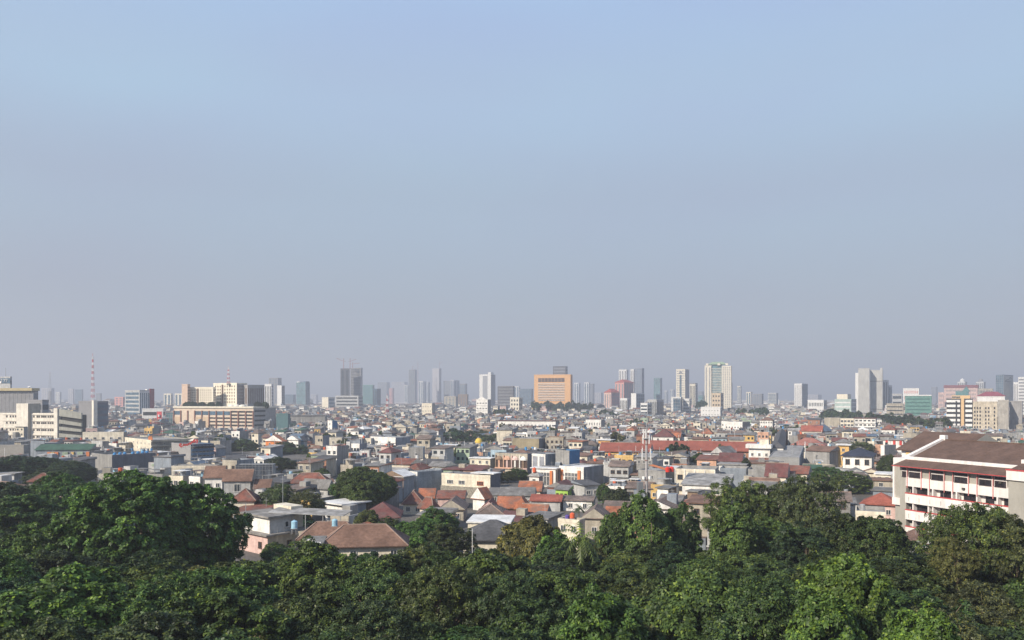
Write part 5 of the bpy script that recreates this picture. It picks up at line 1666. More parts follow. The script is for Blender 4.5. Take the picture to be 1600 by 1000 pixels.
# right end block, nearer the camera, with its own cornice and roof
m = MB()
m.box(.25, 9, -2.2, 12, 0, 14.6, sgrey, top=CONC)
m.build('end_block', so)
m = MB()
m.box(.1, 9.2, -2.6, 12, 14.6, 16.4, swhite)
m.build('end_cornice', so)
m = MB()
m.box(.0, 9.3, -2.7, 12, 16.4, 16.6, sred)
m.build('red_coping', so)
m = MB()
m.poly([(.6, -2.2, 16.65), (9.2, -2.2, 16.65), (9.2, 1, 17.6), (.6, 1, 17.6)], sroof)
m.poly([(.6, -2.2, 16.65), (.6, 1, 17.6), (.6, 1, 16.65)], swhite)
m.build('end_roof', so)
m = MB()
m.box(.5, 9.2, 1.0, 2, 16.6, 18.3, swhite)
m.build('end_band', so)
rake(.55, 2.0, 18.0, RY, RZ + .6, .9, 'raking_parapet')
m = MB()
m.poly([(1.45, 2.0, 18.3), (9.2, 2.0, 18.3), (9.2, RY, RZ + 1.0), (1.45, RY, RZ + 1.0)], M('pale sheet roof', (.50, .50, .51)))
m.build('end_sheet_roof', so)
# rear wing
m = MB()
m.box(xl - 24, xl - 8, 27, 46, 0, 16.3, swhite, top=CONC)
m.build('rear_wall', so)
m = MB()
a, c = roof_solid(m, xl - 24.6, xl - 8, 26.6, 46, 16.5, 4.6, 'gable_x', sroof, sgrey, .6)
m.build('rear_roof', so)
for px, z in ((1404, 14.3), (1404, 11)):
    pass
m = MB()
m.box(xl - 22.5, xl - 14, 26.7, 27, 13.2, 15.9, M('pale orange wall', (.66, .43, .20)))
m.build('orange_panel', so)
put(window_mesh(1.6, .8, WFRAME, sglass, 0), 'window', so, xl - 21.5, 26.68, 14.6)
m = MB()
m.box(xl - 7.5, xl + .0, 6, 22, 0, 14.6, sgrey, left=sgrey)
m.build('side_block', so)
m = MB()
m.box(xl - 7.8, xl + .0, 5.7, 22, 14.6, 16.2, swhite)
m.build('side_cornice', so)
m = MB()
m.box(xl - 7.85, xl - 7.4, 5.6, 6.3, 6.6, 14.6, swhite)
m.box(xl - 7.85, xl - .1, 5.4, 6.0, 5.4, 7.0, swhite)
m.build('white_frame', so)
m = MB()
for i in range(8):
    z = 7.6 + i * .8
    m.box(xl - 2.6, xl - 1.2, 5.75, 5.95, z, z + .45, sred)
    m.box(xl - 1.6, xl - 1.1, 5.7, 5.98, z - .15, z + .8, sred)
m.build('vertical_red_sign', so)
reserve(1394, 1500, 172, 838)
reserve(1500, 1600, 146, 835)
FOOT.append((AX + SL / 2 * cth + 10 * sthn, AY - SL / 2 * sthn + 10 * cth, 34, 30, -R(sth)))
FOOT.append((AX - 12 * cth + 34 * sthn, AY + 12 * sthn + 34 * cth, 30, 24, -R(sth)))
FOOT.append((AX - 5 * cth + 12 * sthn, AY + 5 * sthn + 12 * cth, 10, 20, -R(sth)))

HERO = [
    ('giant', 242, 736, 108, 122, 'glossy', 'giant dense rain tree with a broad dome crown, largest tree of all'),
    ('giant', 95, 744, 150, 62, 'mid', 'mid green rounded tree behind the giant dome crown, on its left'),
    ('round', 20, 752, 150, 60, 'deep', 'very dark tree at the left frame edge, upper one'),
    ('spread', 45, 768, 128, 60, 'mid', 'mid green spreading tree in front of the left edge houses'),
    ('giant', 42, 712, 262, 48, 'deep', 'deep green tree before the taupe walled building at the left'),
    ('giant', 108, 722, 250, 44, 'deep', 'deep green tree below the colourful market hall shopfronts'),
    ('spread', 72, 732, 238, 34, 'dark', 'low dark tree between the two deep green ones at the left'),
    ('sparse', 1165, 750, 124, 62, 'olive', 'olive thin leaved tree, left one of the twin pair'),
    ('sparse', 1256, 742, 120, 62, 'olive', 'olive thin leaved tree with bare limbs showing, right one of the twin pair'),
    ('bush', 1145, 792, 106, 44, 'bright', 'bright green rounded tree in front of the olive pair'),
    ('round', 1008, 780, 112, 44, 'fresh', 'tall fresh green mango like tree left of centre right, below the antenna pole'),
    ('round', 1058, 792, 116, 36, 'mid', 'mid green tree leaning against the fresh green mango like one'),
    ('round', 958, 806, 112, 36, 'mid', 'green tree at the left foot of the fresh mango like one'),
    ('bush', 826, 808, 116, 44, 'autumn', 'tree with orange brown autumn coloured crown'),
    ('bush', 862, 836, 106, 34, 'bright', 'bright small tree at the foot of the autumn coloured one'),
    ('giant', 574, 729, 196, 50, 'mid', 'tall round green tree among the middle houses'),
    ('round', 545, 748, 200, 26, 'mid', 'lower green tree leaning on the left of the tall round one'),
    ('sparse', 1524, 778, 88, 78, 'olive', 'tall olive brown tree in front of the school balconies'),
    ('sparse', 1590, 806, 84, 62, 'olive', 'olive brown tree at the right frame edge under the school end wall'),
    ('sparse', 1496, 842, 80, 38, 'olive', 'small olive tree at the left foot of the tall olive brown one'),
    ('spread', 1370, 793, 100, 50, 'dark', 'dark spreading tree covering the lower left corner of the school'),
    ('spread', 1330, 798, 104, 50, 'dark', 'dark tree between the olive pair and the school corner tree'),
    ('bush', 1313, 868, 62, 62, 'bright', 'bright green tall tree standing out in the dark front wood'),
    ('bush', 1290, 930, 56, 66, 'bright', 'bright green crown at the bottom edge, below the bright tall tree'),
    ('bush', 1432, 952, 54, 56, 'fresh', 'fresh green crown at the bottom edge near the right corner'),
    ('round', 686, 796, 146, 32, 'mid', 'rounded green tree right of the maroon hip'),
    ('round', 650, 812, 140, 34, 'bright', 'lighter green tree left of the rounded one by the maroon hip'),
    ('bush', 572, 797, 162, 22, 'mid', 'compact green tree before the maroon hip roof'),
    ('round', 612, 812, 150, 26, 'dark', 'dark low tree between the brown hip and the maroon hip'),
    ('spread', 705, 818, 132, 34, 'dark', 'dark tree just left of the black hipped roof'),
    ('sparse', 432, 758, 176, 34, 'olive', 'olive loose tree behind the metal canopy, left one'),
    ('sparse', 478, 768, 172, 34, 'olive', 'olive loose tree behind the metal canopy, right one'),
    ('spread', 455, 800, 166, 40, 'deep', 'deep shaded tree under the far side of the metal canopy'),
    ('round', 380, 687, 440, 25, 'dark', 'round street tree between script sign and orange gable'),
    ('spread', 452, 691, 415, 28, 'dark', 'low street tree below the orange gabled front'),
    ('round', 440, 713, 300, 22, 'deep', 'dark round tree beside the netted building'),
    ('palm', 478, 728, 285, 16, 'mid', 'palm right of the dark round tree'),
    ('palm', 465, 735, 270, 15, 'mid', 'shorter palm right of the dark round tree'),
    ('bush', 503, 733, 275, 16, 'mid', 'small green tree right of the two palms'),
    ('far', 712, 672, 520, 22, 'deep', 'left tree of the park trees beside the yellow dome'),
    ('far', 736, 674, 525, 16, 'deep', 'middle tree of the park trees beside the yellow dome'),
    ('far', 766, 679, 500, 16, 'dark', 'right tree of the park trees, just past the yellow dome'),
    ('sparse', 1343, 690, 362, 28, 'olive', 'olive round crown behind the white villa'),
    ('spread', 1290, 726, 258, 26, 'mid', 'green tree before the brown roofed grey house'),
    ('spread', 1332, 738, 242, 32, 'mid', 'green tree below the white villa'),
    ('round', 1386, 713, 262, 18, 'dark', 'dark tree between the white villa and the school'),
    ('bush', 962, 764, 200, 20, 'deep', 'dark compact tree left of the antenna pole foot'),
    ('bush', 942, 757, 215, 13, 'mid', 'little green tree behind the dark compact one by the pole'),
    ('palm', 930, 786, 178, 16, 'mid', 'palm in front of the brown grey roof'),
    ('palm', 905, 790, 172, 13, 'dark', 'small palm left of the one before the brown grey roof'),
    ('spread', 808, 731, 283, 20, 'mid', 'green tree between ornate row and orange shophouses'),
    ('bush', 795, 740, 272, 13, 'dark', 'low green bushy tree left of the orange shophouses'),
    ('far', 535, 687, 425, 9, 'mid', 'small round tree in front of the three windows cream house'),
    ('palm', 908, 826, 98, 34, 'yellowish', 'palm sticking out of the wood beside the autumn coloured tree'),
    ('palm', 670, 846, 98, 20, 'mid', 'palm sticking out of the wood below the brown hip'),
    ('far', 1063, 693, 322, 11, 'deep', 'dark tree before the middle red school block, left one'),
    ('far', 1050, 695, 318, 9, 'deep', 'dark tree before the middle red school block, at its foot'),
    ('far', 1130, 696, 318, 8, 'dark', 'small tree before the right red school block'),
    ('spread', 1165, 717, 268, 10, 'deep', 'narrow dark tree left of the white balcony house'),
    ('far', 1093, 709, 305, 14, 'dark', 'low dark tree under the right red school block'),
    ('bush', 1018, 790, 108, 10, 'mid', 'slim green top rising beside the pole foot'),
]
for t in HERO:
    kd, px, top, D, rp = t[:5]
    if D > 130 and kd != 'palm':
        reserve(px - rp * .85, px + rp * .85, D, top + rp * (1.05 if kd != 'giant' else 1.0))
        FOOT.append((wx(px, D), D, rp / F * D * .9, rp / F * D * .9, 0))

# ------------------------------------------------------------------ the crowd of ordinary houses
LAND = [(745, 688, 'yellow mosque dome'), (1010, 735, 'antenna pole'), (880, 770, 'lime green house'), (975, 702, 'yellow walled school block'), (1125, 700, 'red school roof'), (870, 742, 'orange shopfronts'),
        (798, 722, 'ornate shophouses'), (573, 755, 'round tree'), (1340, 715, 'white villa'), (1317, 702, 'yellow stair tower'), (1187, 708, 'white balcony house'), (205, 712, 'blue roof tanks'), (297, 692, 'red script sign'),
        (397, 740, 'netted building'), (565, 835, 'brown hips'), (480, 805, 'metal canopy'), (598, 798, 'maroon hip'), (670, 755, 'blank blue flank'), (735, 757, 'twin cream block'), (826, 693, 'khaki warehouse'),
        (945, 690, 'apricot house'), (1088, 745, 'four windows house'), (1040, 770, 'white hut'), (765, 835, 'black hip'), (1215, 775, 'olive trees'), (1375, 785, 'rusty school corner hip'), (1361, 640, 'blank white tower'),
        (340, 655, 'pink columned mall'), (864, 615, 'orange tower'), (610, 691, 'white terrace'), (428, 690, 'orange gable'), (380, 698, 'street tree'), (440, 730, 'dark round tree'), (725, 681, 'park trees'), (1500, 650, 'striped office'),
        (100, 705, 'green market hall'), (65, 660, 'cream ramp building'), (1262, 692, 'dusty salmon roof'), (1350, 660, 'white terraced apartments'), (1270, 668, 'bright red hall roof'), (927, 664, 'white columned hall'),
        (668, 640, 'twelve windows block'), (480, 652, 'flat grey hall'), (823, 661, 'maroon fascia building'), (1110, 643, 'tiny windows block'), (755, 634, 'stepped gable block'), (1435, 632, 'green glass office'), (1560, 650, 'stained cream block'),
        (545, 598, 'dark twin tower'), (1120, 600, 'twin wing apartments'), (1149, 668, 'colonnaded house'), (1036, 683, 'dark hip by the pole'), (1227, 722, 'plain grey wall'), (1287, 715, 'brown roofed grey house'), (1199, 663, 'lattice front house'),
        (626, 672, 'barrel roofed hall'), (517, 665, 'blue sided house'), (788, 676, 'hall near the dome'), (865, 693, 'unfinished brown block'), (648, 710, 'grey brick block'), (545, 702, 'slim white stair tower'), (520, 689, 'three windows cream house'),
        (466, 690, 'bright blue gable'), (160, 683, 'rounded cream house'), (1395, 690, 'red and white shop'), (1388, 676, 'gabled house by the villa'), (1105, 724, 'salmon house'), (1140, 720, 'maroon roofed house'), (1026, 746, 'red tanks'), (836, 750, 'pale stair tower')]


def near_marks(px, py, n=6):
    q = sorted(LAND, key=lambda l: (l[0] - px) ** 2 + (2.2 * (l[1] - py)) ** 2)
    return q[:n]


def relation(px, py, l):
    dx, dy = px - l[0], (py - l[1]) * 2.2
    far = 'far ' if abs(dx) > 55 else ''
    if abs(dx) > 1.3 * abs(dy):
        return far + ('left of the ' if dx < 0 else 'right of the ')
    v = 'above' if dy < 0 else 'below'
    if abs(dx) < 9:
        return v + ' the '
    return v + (' and left of the ' if dx < 0 else ' and right of the ')


def unique_label(phrases, px, py, tail=''):
    """first combination of looks and place not yet used"""
    for l in near_marks(px, py):
        for p in phrases:
            s = f'{p}, {relation(px, py, l)}{l[2]}'
            if s not in LABELS and len(s.split()) <= 16:
                return s
    q = near_marks(px, py, 12)
    for a in q:
        for c in q:
            for p in phrases:
                s = f'{p}, between the {a[2]} and the {c[2]}'
                if a is not c and s not in LABELS and len(s.split()) <= 16:
                    return s
    return phrases[0] + f', {relation(px, py, q[0])}{q[0][2]}'


reserve(868, 945, 152, 846)


def limit(p0, p1, D):
    z = 99.0
    for a, c, d, v in RES:
        if D < d + 2 and p1 > a and p0 < c:
            z = min(z, H - (v - HY) / F * D)
    return z


def blocked(x, y, r):
    for fx, fy, L, W, rz in FOOT:
        dx, dy = x - fx, y - fy
        if abs(dx) + abs(dy) > L + W + 4 * r:
            continue
        c, n = math.cos(-rz), math.sin(-rz)
        lx, ly = dx * c - dy * n, dx * n + dy * c
        if abs(lx) < L / 2 + r and abs(ly) < W / 2 + r:
            return True
    return False


ENV = [(-60, 760), (0, 762), (60, 766), (120, 770), (135, 742), (360, 742), (374, 800), (395, 866), (440, 850), (480, 862), (640, 858), (652, 825), (700, 812), (735, 856), (800, 852), (870, 838), (925, 832), (960, 812), (1080, 812), (1095, 856), (1190, 842), (1210, 815), (1300, 800), (1340, 797), (1420, 806), (1446, 840), (1470, 815), (1600, 815), (1700, 815)]


def env(px):
    return float(np.interp(px, [e[0] for e in ENV], [e[1] for e in ENV]))


WKEYS = ['white'] * 5 + ['cream'] * 5 + ['grey'] * 6 + ['pale grey'] * 5 + ['beige'] * 5 + ['white', 'cream', 'grey', 'pale grey', 'white', 'grey', 'cream', 'yellow', 'green', 'salmon', 'pale blue', 'pink', 'pink', 'brick', 'brown']
RKEYS = ['grey'] * 10 + ['pale grey'] * 4 + ['weathered brown'] * 9 + ['brown'] * 6 + ['rust red'] * 4 + ['orange'] * 1 + ['maroon'] * 2 + ['dark grey'] * 6 + ['white'] * 2 + ['blue', 'green']
SKEYS = ['grey', 'grey', 'blue grey', 'blue grey', 'pale grey', 'beige']
RT = {'hip': 'hipped', 'gable_x': 'ridged', 'gable_y': 'gabled', 'shed': 'sloping', 'flat': 'flat parapet', 'slab': 'slab'}
TH0 = 21.0
c0, s0 = math.cos(R(TH0)), math.sin(R(TH0))
cands = []
gr_ = random.Random(5)
for j in range(-90, 190):
    vrow = j * 9.4 + (j // 2) * 3.6
    off = gr_.uniform(0, 9)
    for i in range(-210, 210):
        u = i * 7.1 + off + (i // 9) * 4
        x = u * c0 + vrow * s0
        y = -u * s0 + vrow * c0
        w, d = gr_.uniform(4.4, 7.6), gr_.uniform(6, 9.4)
        st = gr_.choice((1, 1, 1, 2, 2, 2, 3))
        rest = [gr_.random() for _ in range(9)]
        if y < 138 or y > 1150 or abs(x) > .70 * y + 15:
            continue
        D = y
        px = 800 + F * x / D
        if rest[0] < .055:
            continue
        if blocked(x, y, 3.8):
            continue
        pw = F * w * .62 / D
        h = st * 2.9 + rest[1] * 1.3 + (.5 if D > 250 else 0)
        roof = 'hip' if rest[2] < .12 else 'gable_x' if rest[2] < .30 else 'gable_y' if rest[2] < .38 else 'shed' if rest[2] < .54 else 'slab' if rest[2] < .66 else 'flat'
        rise = {'hip': 1.5, 'gable_x': 1.4, 'gable_y': 1.4, 'shed': .8, 'slab': .35, 'flat': 1.0}[roof] * (.8 + .5 * rest[3])
        lim = limit(px - pw, px + pw, D)
        if h + rise > lim:
            h = lim - rise
        if h < 2.4:
            continue
        top = HY + (H - h - rise) * F / D
        if D < 420 and top > env(px) + 3:
            continue
        cands.append((D, x, y, px, w, d, h, roof, rise, rest, gr_.randrange(10 ** 6)))
cands.sort()
inview = [q for q in cands if -30 < q[3] < 1630]
NEAR = set(id(q) for q in inview[:205])
STUFF = MB()


def style_of(r2, far=False):
    return r2.choice(WKEYS), r2.choice(SKEYS), r2.choice(RKEYS)


def clutter(mb, x0, x1, W, h, r2):
    """stair room, tanks and sheets on a flat roof"""
    if r2.random() < .7:
        a = r2.uniform(x0 + .2, x1 - 2.6)
        mb.box(a, min(x1 - .1, a + r2.uniform(1.8, 2.6)), W * .4, W * .4 + 3, h + .07, h + r2.uniform(2, 2.7), WALLS[r2.choice(SKEYS)], top=ROOFS[r2.choice(('white', 'pale grey', 'grey'))])
    if r2.random() < .5:
        a = r2.uniform(x0 + 1, x1 - 1)
        mb.cyl(a, W * .3, h + .6, h + 1.9, .55, r2.choice((ORTANK, BLUETANK, STEEL, PALETANK, STEEL)), 9)
        mb.box(a - .5, a + .5, W * .3 - .5, W * .3 + .5, h + .05, h + .6, CONC)
    if r2.random() < .5:
        a = r2.uniform(x0, x1 - 3)
        zz = h + r2.uniform(1.9, 2.5)
        mb.box(a, min(x1, a + r2.uniform(2.5, 5)), .4, 4, zz, zz + .1, ROOFS[r2.choice(('white', 'pale grey', 'grey', 'weathered brown'))])
        for xx in (a + .1, a + 2.3):
            mb.box(xx, xx + .12, .5, .62, h, zz, STEEL)


for q in cands:
    D, x, y, px, w, d, h, roof, rise, rest, seed = q
    r2 = random.Random(seed)
    th = TH0 + r2.uniform(-4, 4) + (90 if rest[4] < .12 else 0) + (-40 if rest[4] > .93 else 0)
    wl, sd, rf = style_of(r2)
    if id(q) in NEAR:
        py = HY + (H - h) * F / D
        py2 = HY + (H - h * .6) * F / D
        ph = None
        phr = []
        for _ in range(24):
            nm_r = 'flat concrete' if roof == 'flat' else rf + ' ' + RT[roof]
            nm_r = nm_r.replace('weathered brown', 'weathered')
            flo = 'low' if h < 4.2 else 'two storey' if h < 7.6 else 'three storey'
            phr.append((f'{flo} {wl} house with {nm_r} roof', wl, rf))
            wl, rf = r2.choice(WKEYS), r2.choice(RKEYS)
        lab = None
        for a, wl_, rf_ in phr:
            for l in near_marks(px, py)[:3]:
                s = f'{a}, {relation(px, py, l)}{l[2]}'
                if lab is None and s not in LABELS and len(s.split()) <= 16:
                    lab, wl, rf = s, wl_, rf_
            if lab:
                break
        if lab is None:
            lab, wl, rf = unique_label([p[0] for p in phr[:1]], px, py), phr[0][1], phr[0][2]
        root = thing('house', lab, 'house', (x, y, 0), -R(th), 'ordinary houses of the district')
        st = max(1, round(h / 3.3))
        house(root, -w / 2, w / 2, d, h, roof, rf if roof != 'flat' else r2.choice(('pale grey', 'grey', 'white')), wl, sd, rise, st, nwin=r2.choice((2, 2, 3, 3)), ww=r2.uniform(.9, 1.6), wh=r2.uniform(1.0, 1.4),
              sidewin=r2.choice((0, 0, 1)), caps=(D < 240 and roof in ('hip', 'gable_x')), frame=r2.choice((WFRAME, WFRAME, BFRAME)), band=(WALLS[wl] if r2.random() < .4 and st > 1 else None),
              canopy=(ROOFS[r2.choice(('pale grey', 'grey', 'orange', 'weathered brown'))] if r2.random() < .35 and st > 1 else None), gable=r2.choice((None, wl)))
        cm = MB()
        if r2.random() < .55:
            aw, ah = r2.uniform(2.2, 4), r2.uniform(2.3, min(h, 3.6))
            ax = r2.uniform(-w / 2, w / 2 - aw)
            am = MB()
            am.box(ax, ax + aw, -r2.uniform(1.5, 3), -.02, 0, ah, WALLS[r2.choice(SKEYS + ['white'])], top=ROOFS[r2.choice(RKEYS)])
            am.build('annexe', root)
        if roof == 'flat':
            clutter(cm, -w / 2, w / 2, d, h, r2)
        elif r2.random() < .35:
            a = r2.uniform(-w / 2 + 1, w / 2 - 1)
            cm.bar((a, d * .5, h + rise * .5), (a, d * .5, h + rise + r2.uniform(1.5, 3.5)), .035, STEEL)
            cm.bar((a - .6, d * .5, h + rise + 1.2), (a + .6, d * .5, h + rise + 1.2), .03, STEEL)
        elif r2.random() < .4:
            cm.box(w / 2 - 2.4, w / 2 - .3, d * .6, d * .6 + 2, h, h + rise + 1.2, WALLS[sd])
        if cm.f:
            cm.build('roof_fitting', root)
        continue
    # the rest: one joined mass
    b0 = len(STUFF.v)
    wm, sm, rm = WALLS[wl], WALLS[sd], ROOFS[rf]
    x0, x1 = -w / 2, w / 2
    STUFF.box(x0, x1, 0, d, 0, h, wm, right=sm, left=wm if rest[5] < .5 else sm, top=ROOFS[r2.choice(('pale grey', 'grey', 'white'))], back=sm)
    if roof in ('hip', 'gable_x', 'gable_y', 'shed'):
        roof_solid(STUFF, x0, x1, 0, d, h + .19, rise, roof, rm, sm if roof != 'gable_y' else wm, .45)
    elif roof == 'slab':
        STUFF.box(x0 - .5, x1 + .5, -.6, d + .4, h + .005, h + .3, rm)
    else:
        STUFF.box(x0 - .05, x1 + .05, -.05, .15, h, h + .9, wm)
        STUFF.box(x1 - .15, x1 + .05, .15, d, h, h + .9, sm)
        clutter(STUFF, x0, x1, d, h, r2)
    if r2.random() < .5:
        aw = r2.uniform(2.2, 4)
        ax = r2.uniform(x0, x1 - aw)
        STUFF.box(ax, ax + aw, -r2.uniform(1.5, 3), -.02, 0, h * r2.uniform(.4, .8), WALLS[r2.choice(SKEYS + ['white'])], top=ROOFS[r2.choice(RKEYS)])
    if D < 900:
        st = max(1, round(h / 3.3))
        nw = r2.choice((2, 3))
        for s in range(st):
            for k in range(nw):
                a = x0 + w * (k + .5) / nw
                z = h / st * (s + .34)
                ww_ = r2.uniform(.45, .8)
                if r2.random() < .85:
                    STUFF.poly([(a - ww_, -.03, z), (a + ww_, -.03, z), (a + ww_, -.03, z + 1.25), (a - ww_, -.03, z + 1.25)], GLASS)
        if st > 1 and r2.random() < .4:
            STUFF.box(x0 - .05, x1 + .05, -1.1, 0, h / st - .15, h / st + .7, wm)
        if r2.random() < .4:
            a = r2.uniform(x0, x1)
            STUFF.bar((a, d * .5, h), (a, d * .5, h + rise + r2.uniform(1, 4)), .07, r2.choice((STEEL, STEEL, WHITEP)))
        if r2.random() < .3:
            a = r2.uniform(x0 + .6, x1 - .6)
            STUFF.cyl(a, d * .6, h, h + rise + r2.uniform(.6, 1.5), .55, r2.choice((STEEL, STEEL, ORTANK, BLUETANK, WHITEP, DARK)), 8)
    # move into place
    cc, ss = math.cos(R(th)), math.sin(R(th))
    for k in range(b0, len(STUFF.v)):
        vx, vy, vz = STUFF.v[k]
        STUFF.v[k] = (x + vx * cc + vy * ss, y - vx * ss + vy * cc, vz)
o = STUFF.build('distant_houses', None, 'stuff')

# far city: larger plots with coarser roofs, out to the horizon
FARM = MB()
FW = ['white'] * 4 + ['pale grey'] * 5 + ['grey'] * 4 + ['cream'] * 2 + ['beige'] * 2 + ['blue grey'] * 3 + ['pink']  # far palettes greyed, with some haze fade put into the colours
FR = ['grey'] * 8 + ['pale grey'] * 3 + ['dark grey'] * 5 + ['weathered brown'] * 6 + ['brown'] * 3 + ['white'] * 2 + ['rust red']
fr = random.Random(77)
y = 1140.0
while y < 6500:
    step = 10.5 + (y - 1140) * .0125
    x = -.70 * y
    while x < .70 * y:
        w, d = fr.uniform(.65, .95) * step, fr.uniform(.7, 1.0) * step
        xx, yy = x + fr.uniform(0, .2) * step, y + fr.uniform(-.4, .4) * step
        x += step * 1.05
        px = 800 + F * xx / yy
        h = fr.choice((5, 6, 7, 7, 8, 9, 11)) * (1 + (fr.random() < .05) * fr.uniform(.4, 1.3))
        lim = limit(px - F * w / yy * .6, px + F * w / yy * .6, yy)
        h = min(h, lim - 2)
        if h < 3 or blocked(xx, yy, w * .6):
            continue
        if fr.random() < .06:
            continue
        b0 = len(FARM.v)
        wm = WALLS[fr.choice(FW)]
        rm = ROOFS[fr.choice(FR)]
        FARM.box(-w / 2, w / 2, 0, d, 0, h, wm, right=WALLS[fr.choice(SKEYS)], top=rm)
        k = fr.random()
        if k < .5 and w < 26:
            roof_solid(FARM, -w / 2, w / 2, 0, d, h + .2, min(w, d) * .22, 'hip' if k < .25 else 'gable_x', rm, wm, .6)
        elif k < .8:
            FARM.box(-w * .3, w * fr.uniform(.0, .4), d * .3, d * .8, h, h + fr.uniform(2, 4), WALLS[fr.choice(WKEYS)], top=CONC)
        if h > 6 and yy < 2200:
            n = int(h / 3.3)
            for s in range(n):
                z = h / n * (s + .35)
                FARM.poly([(-w * .43, -.05, z), (w * .43, -.05, z), (w * .43, -.05, z + 1.3), (-w * .43, -.05, z + 1.3)], GLASS if s % 2 else midclad)
        t = R(TH0 + fr.uniform(-8, 8))
        cc, ss = math.cos(t), math.sin(t)
        for k in range(b0, len(FARM.v)):
            vx, vy, vz = FARM.v[k]
            FARM.v[k] = (xx + vx * cc + vy * ss, yy - vx * ss + vy * cc, vz)
    y += step * 1.1
FARM.build('far_city_roofs', None, 'stuff')

# ------------------------------------------------------------------ trees
def leaf_material():
    m = bpy.data.materials.new('tree leaves')
    m.use_nodes = True
    nt = m.node_tree
    nt.nodes.clear()
    out = nt.nodes.new('ShaderNodeOutputMaterial')
    info = nt.nodes.new('ShaderNodeObjectInfo')
    geo = nt.nodes.new('ShaderNodeNewGeometry')
    ramp = nt.nodes.new('ShaderNodeValToRGB')
    e = ramp.color_ramp.elements
    e[0].position, e[0].color = 0.0, (.55, .62, .62, 1)
    e[1].position, e[1].color = 1.0, (2.5, 2.1, .95, 1)  # rare brightest leaves: new growth, with sunlit highlights put into the colour
    k = ramp.color_ramp.elements.new(.55)
    k.color = (.95, 1.0, .95, 1)
    k = ramp.color_ramp.elements.new(.86)
    k.color = (1.3, 1.3, .88, 1)
    nt.links.new(geo.outputs['Random Per Island'], ramp.inputs[0])
    noi = nt.nodes.new('ShaderNodeTexNoise')
    noi.inputs['Scale'].default_value = .35
    noi.inputs['Detail'].default_value = 2
    nt.links.new(geo.outputs['Position'], noi.inputs['Vector'])
    mr = nt.nodes.new('ShaderNodeMapRange')
    mr.inputs[1].default_value, mr.inputs[2].default_value, mr.inputs[3].default_value, mr.inputs[4].default_value = .35, .65, .62, 1.42
    nt.links.new(noi.outputs[0], mr.inputs[0])
    v1 = nt.nodes.new('ShaderNodeVectorMath')
    v1.operation = 'MULTIPLY'
    nt.links.new(info.outputs['Color'], v1.inputs[0])
    nt.links.new(ramp.outputs[0], v1.inputs[1])
    v2 = nt.nodes.new('ShaderNodeVectorMath')
    v2.operation = 'SCALE'
    nt.links.new(v1.outputs[0], v2.inputs[0])
    nt.links.new(mr.outputs[0], v2.inputs['Scale'])
    b = nt.nodes.new('ShaderNodeBsdfPrincipled')
    b.inputs['Roughness'].default_value = .5
    b.inputs['Specular IOR Level'].default_value = .3
    nt.links.new(v2.outputs[0], b.inputs['Base Color'])
    t = nt.nodes.new('ShaderNodeBsdfTranslucent')
    nt.links.new(v2.outputs[0], t.inputs[0])
    mx = nt.nodes.new('ShaderNodeMixShader')
    mx.inputs[0].default_value = .2
    nt.links.new(b.outputs[0], mx.inputs[1])
    nt.links.new(t.outputs[0], mx.inputs[2])
    nt.links.new(mx.outputs[0], out.inputs[0])
    return m


LEAF = leaf_material()


def unit(v):
    return v / np.maximum(np.linalg.norm(v, axis=-1, keepdims=True), 1e-9)


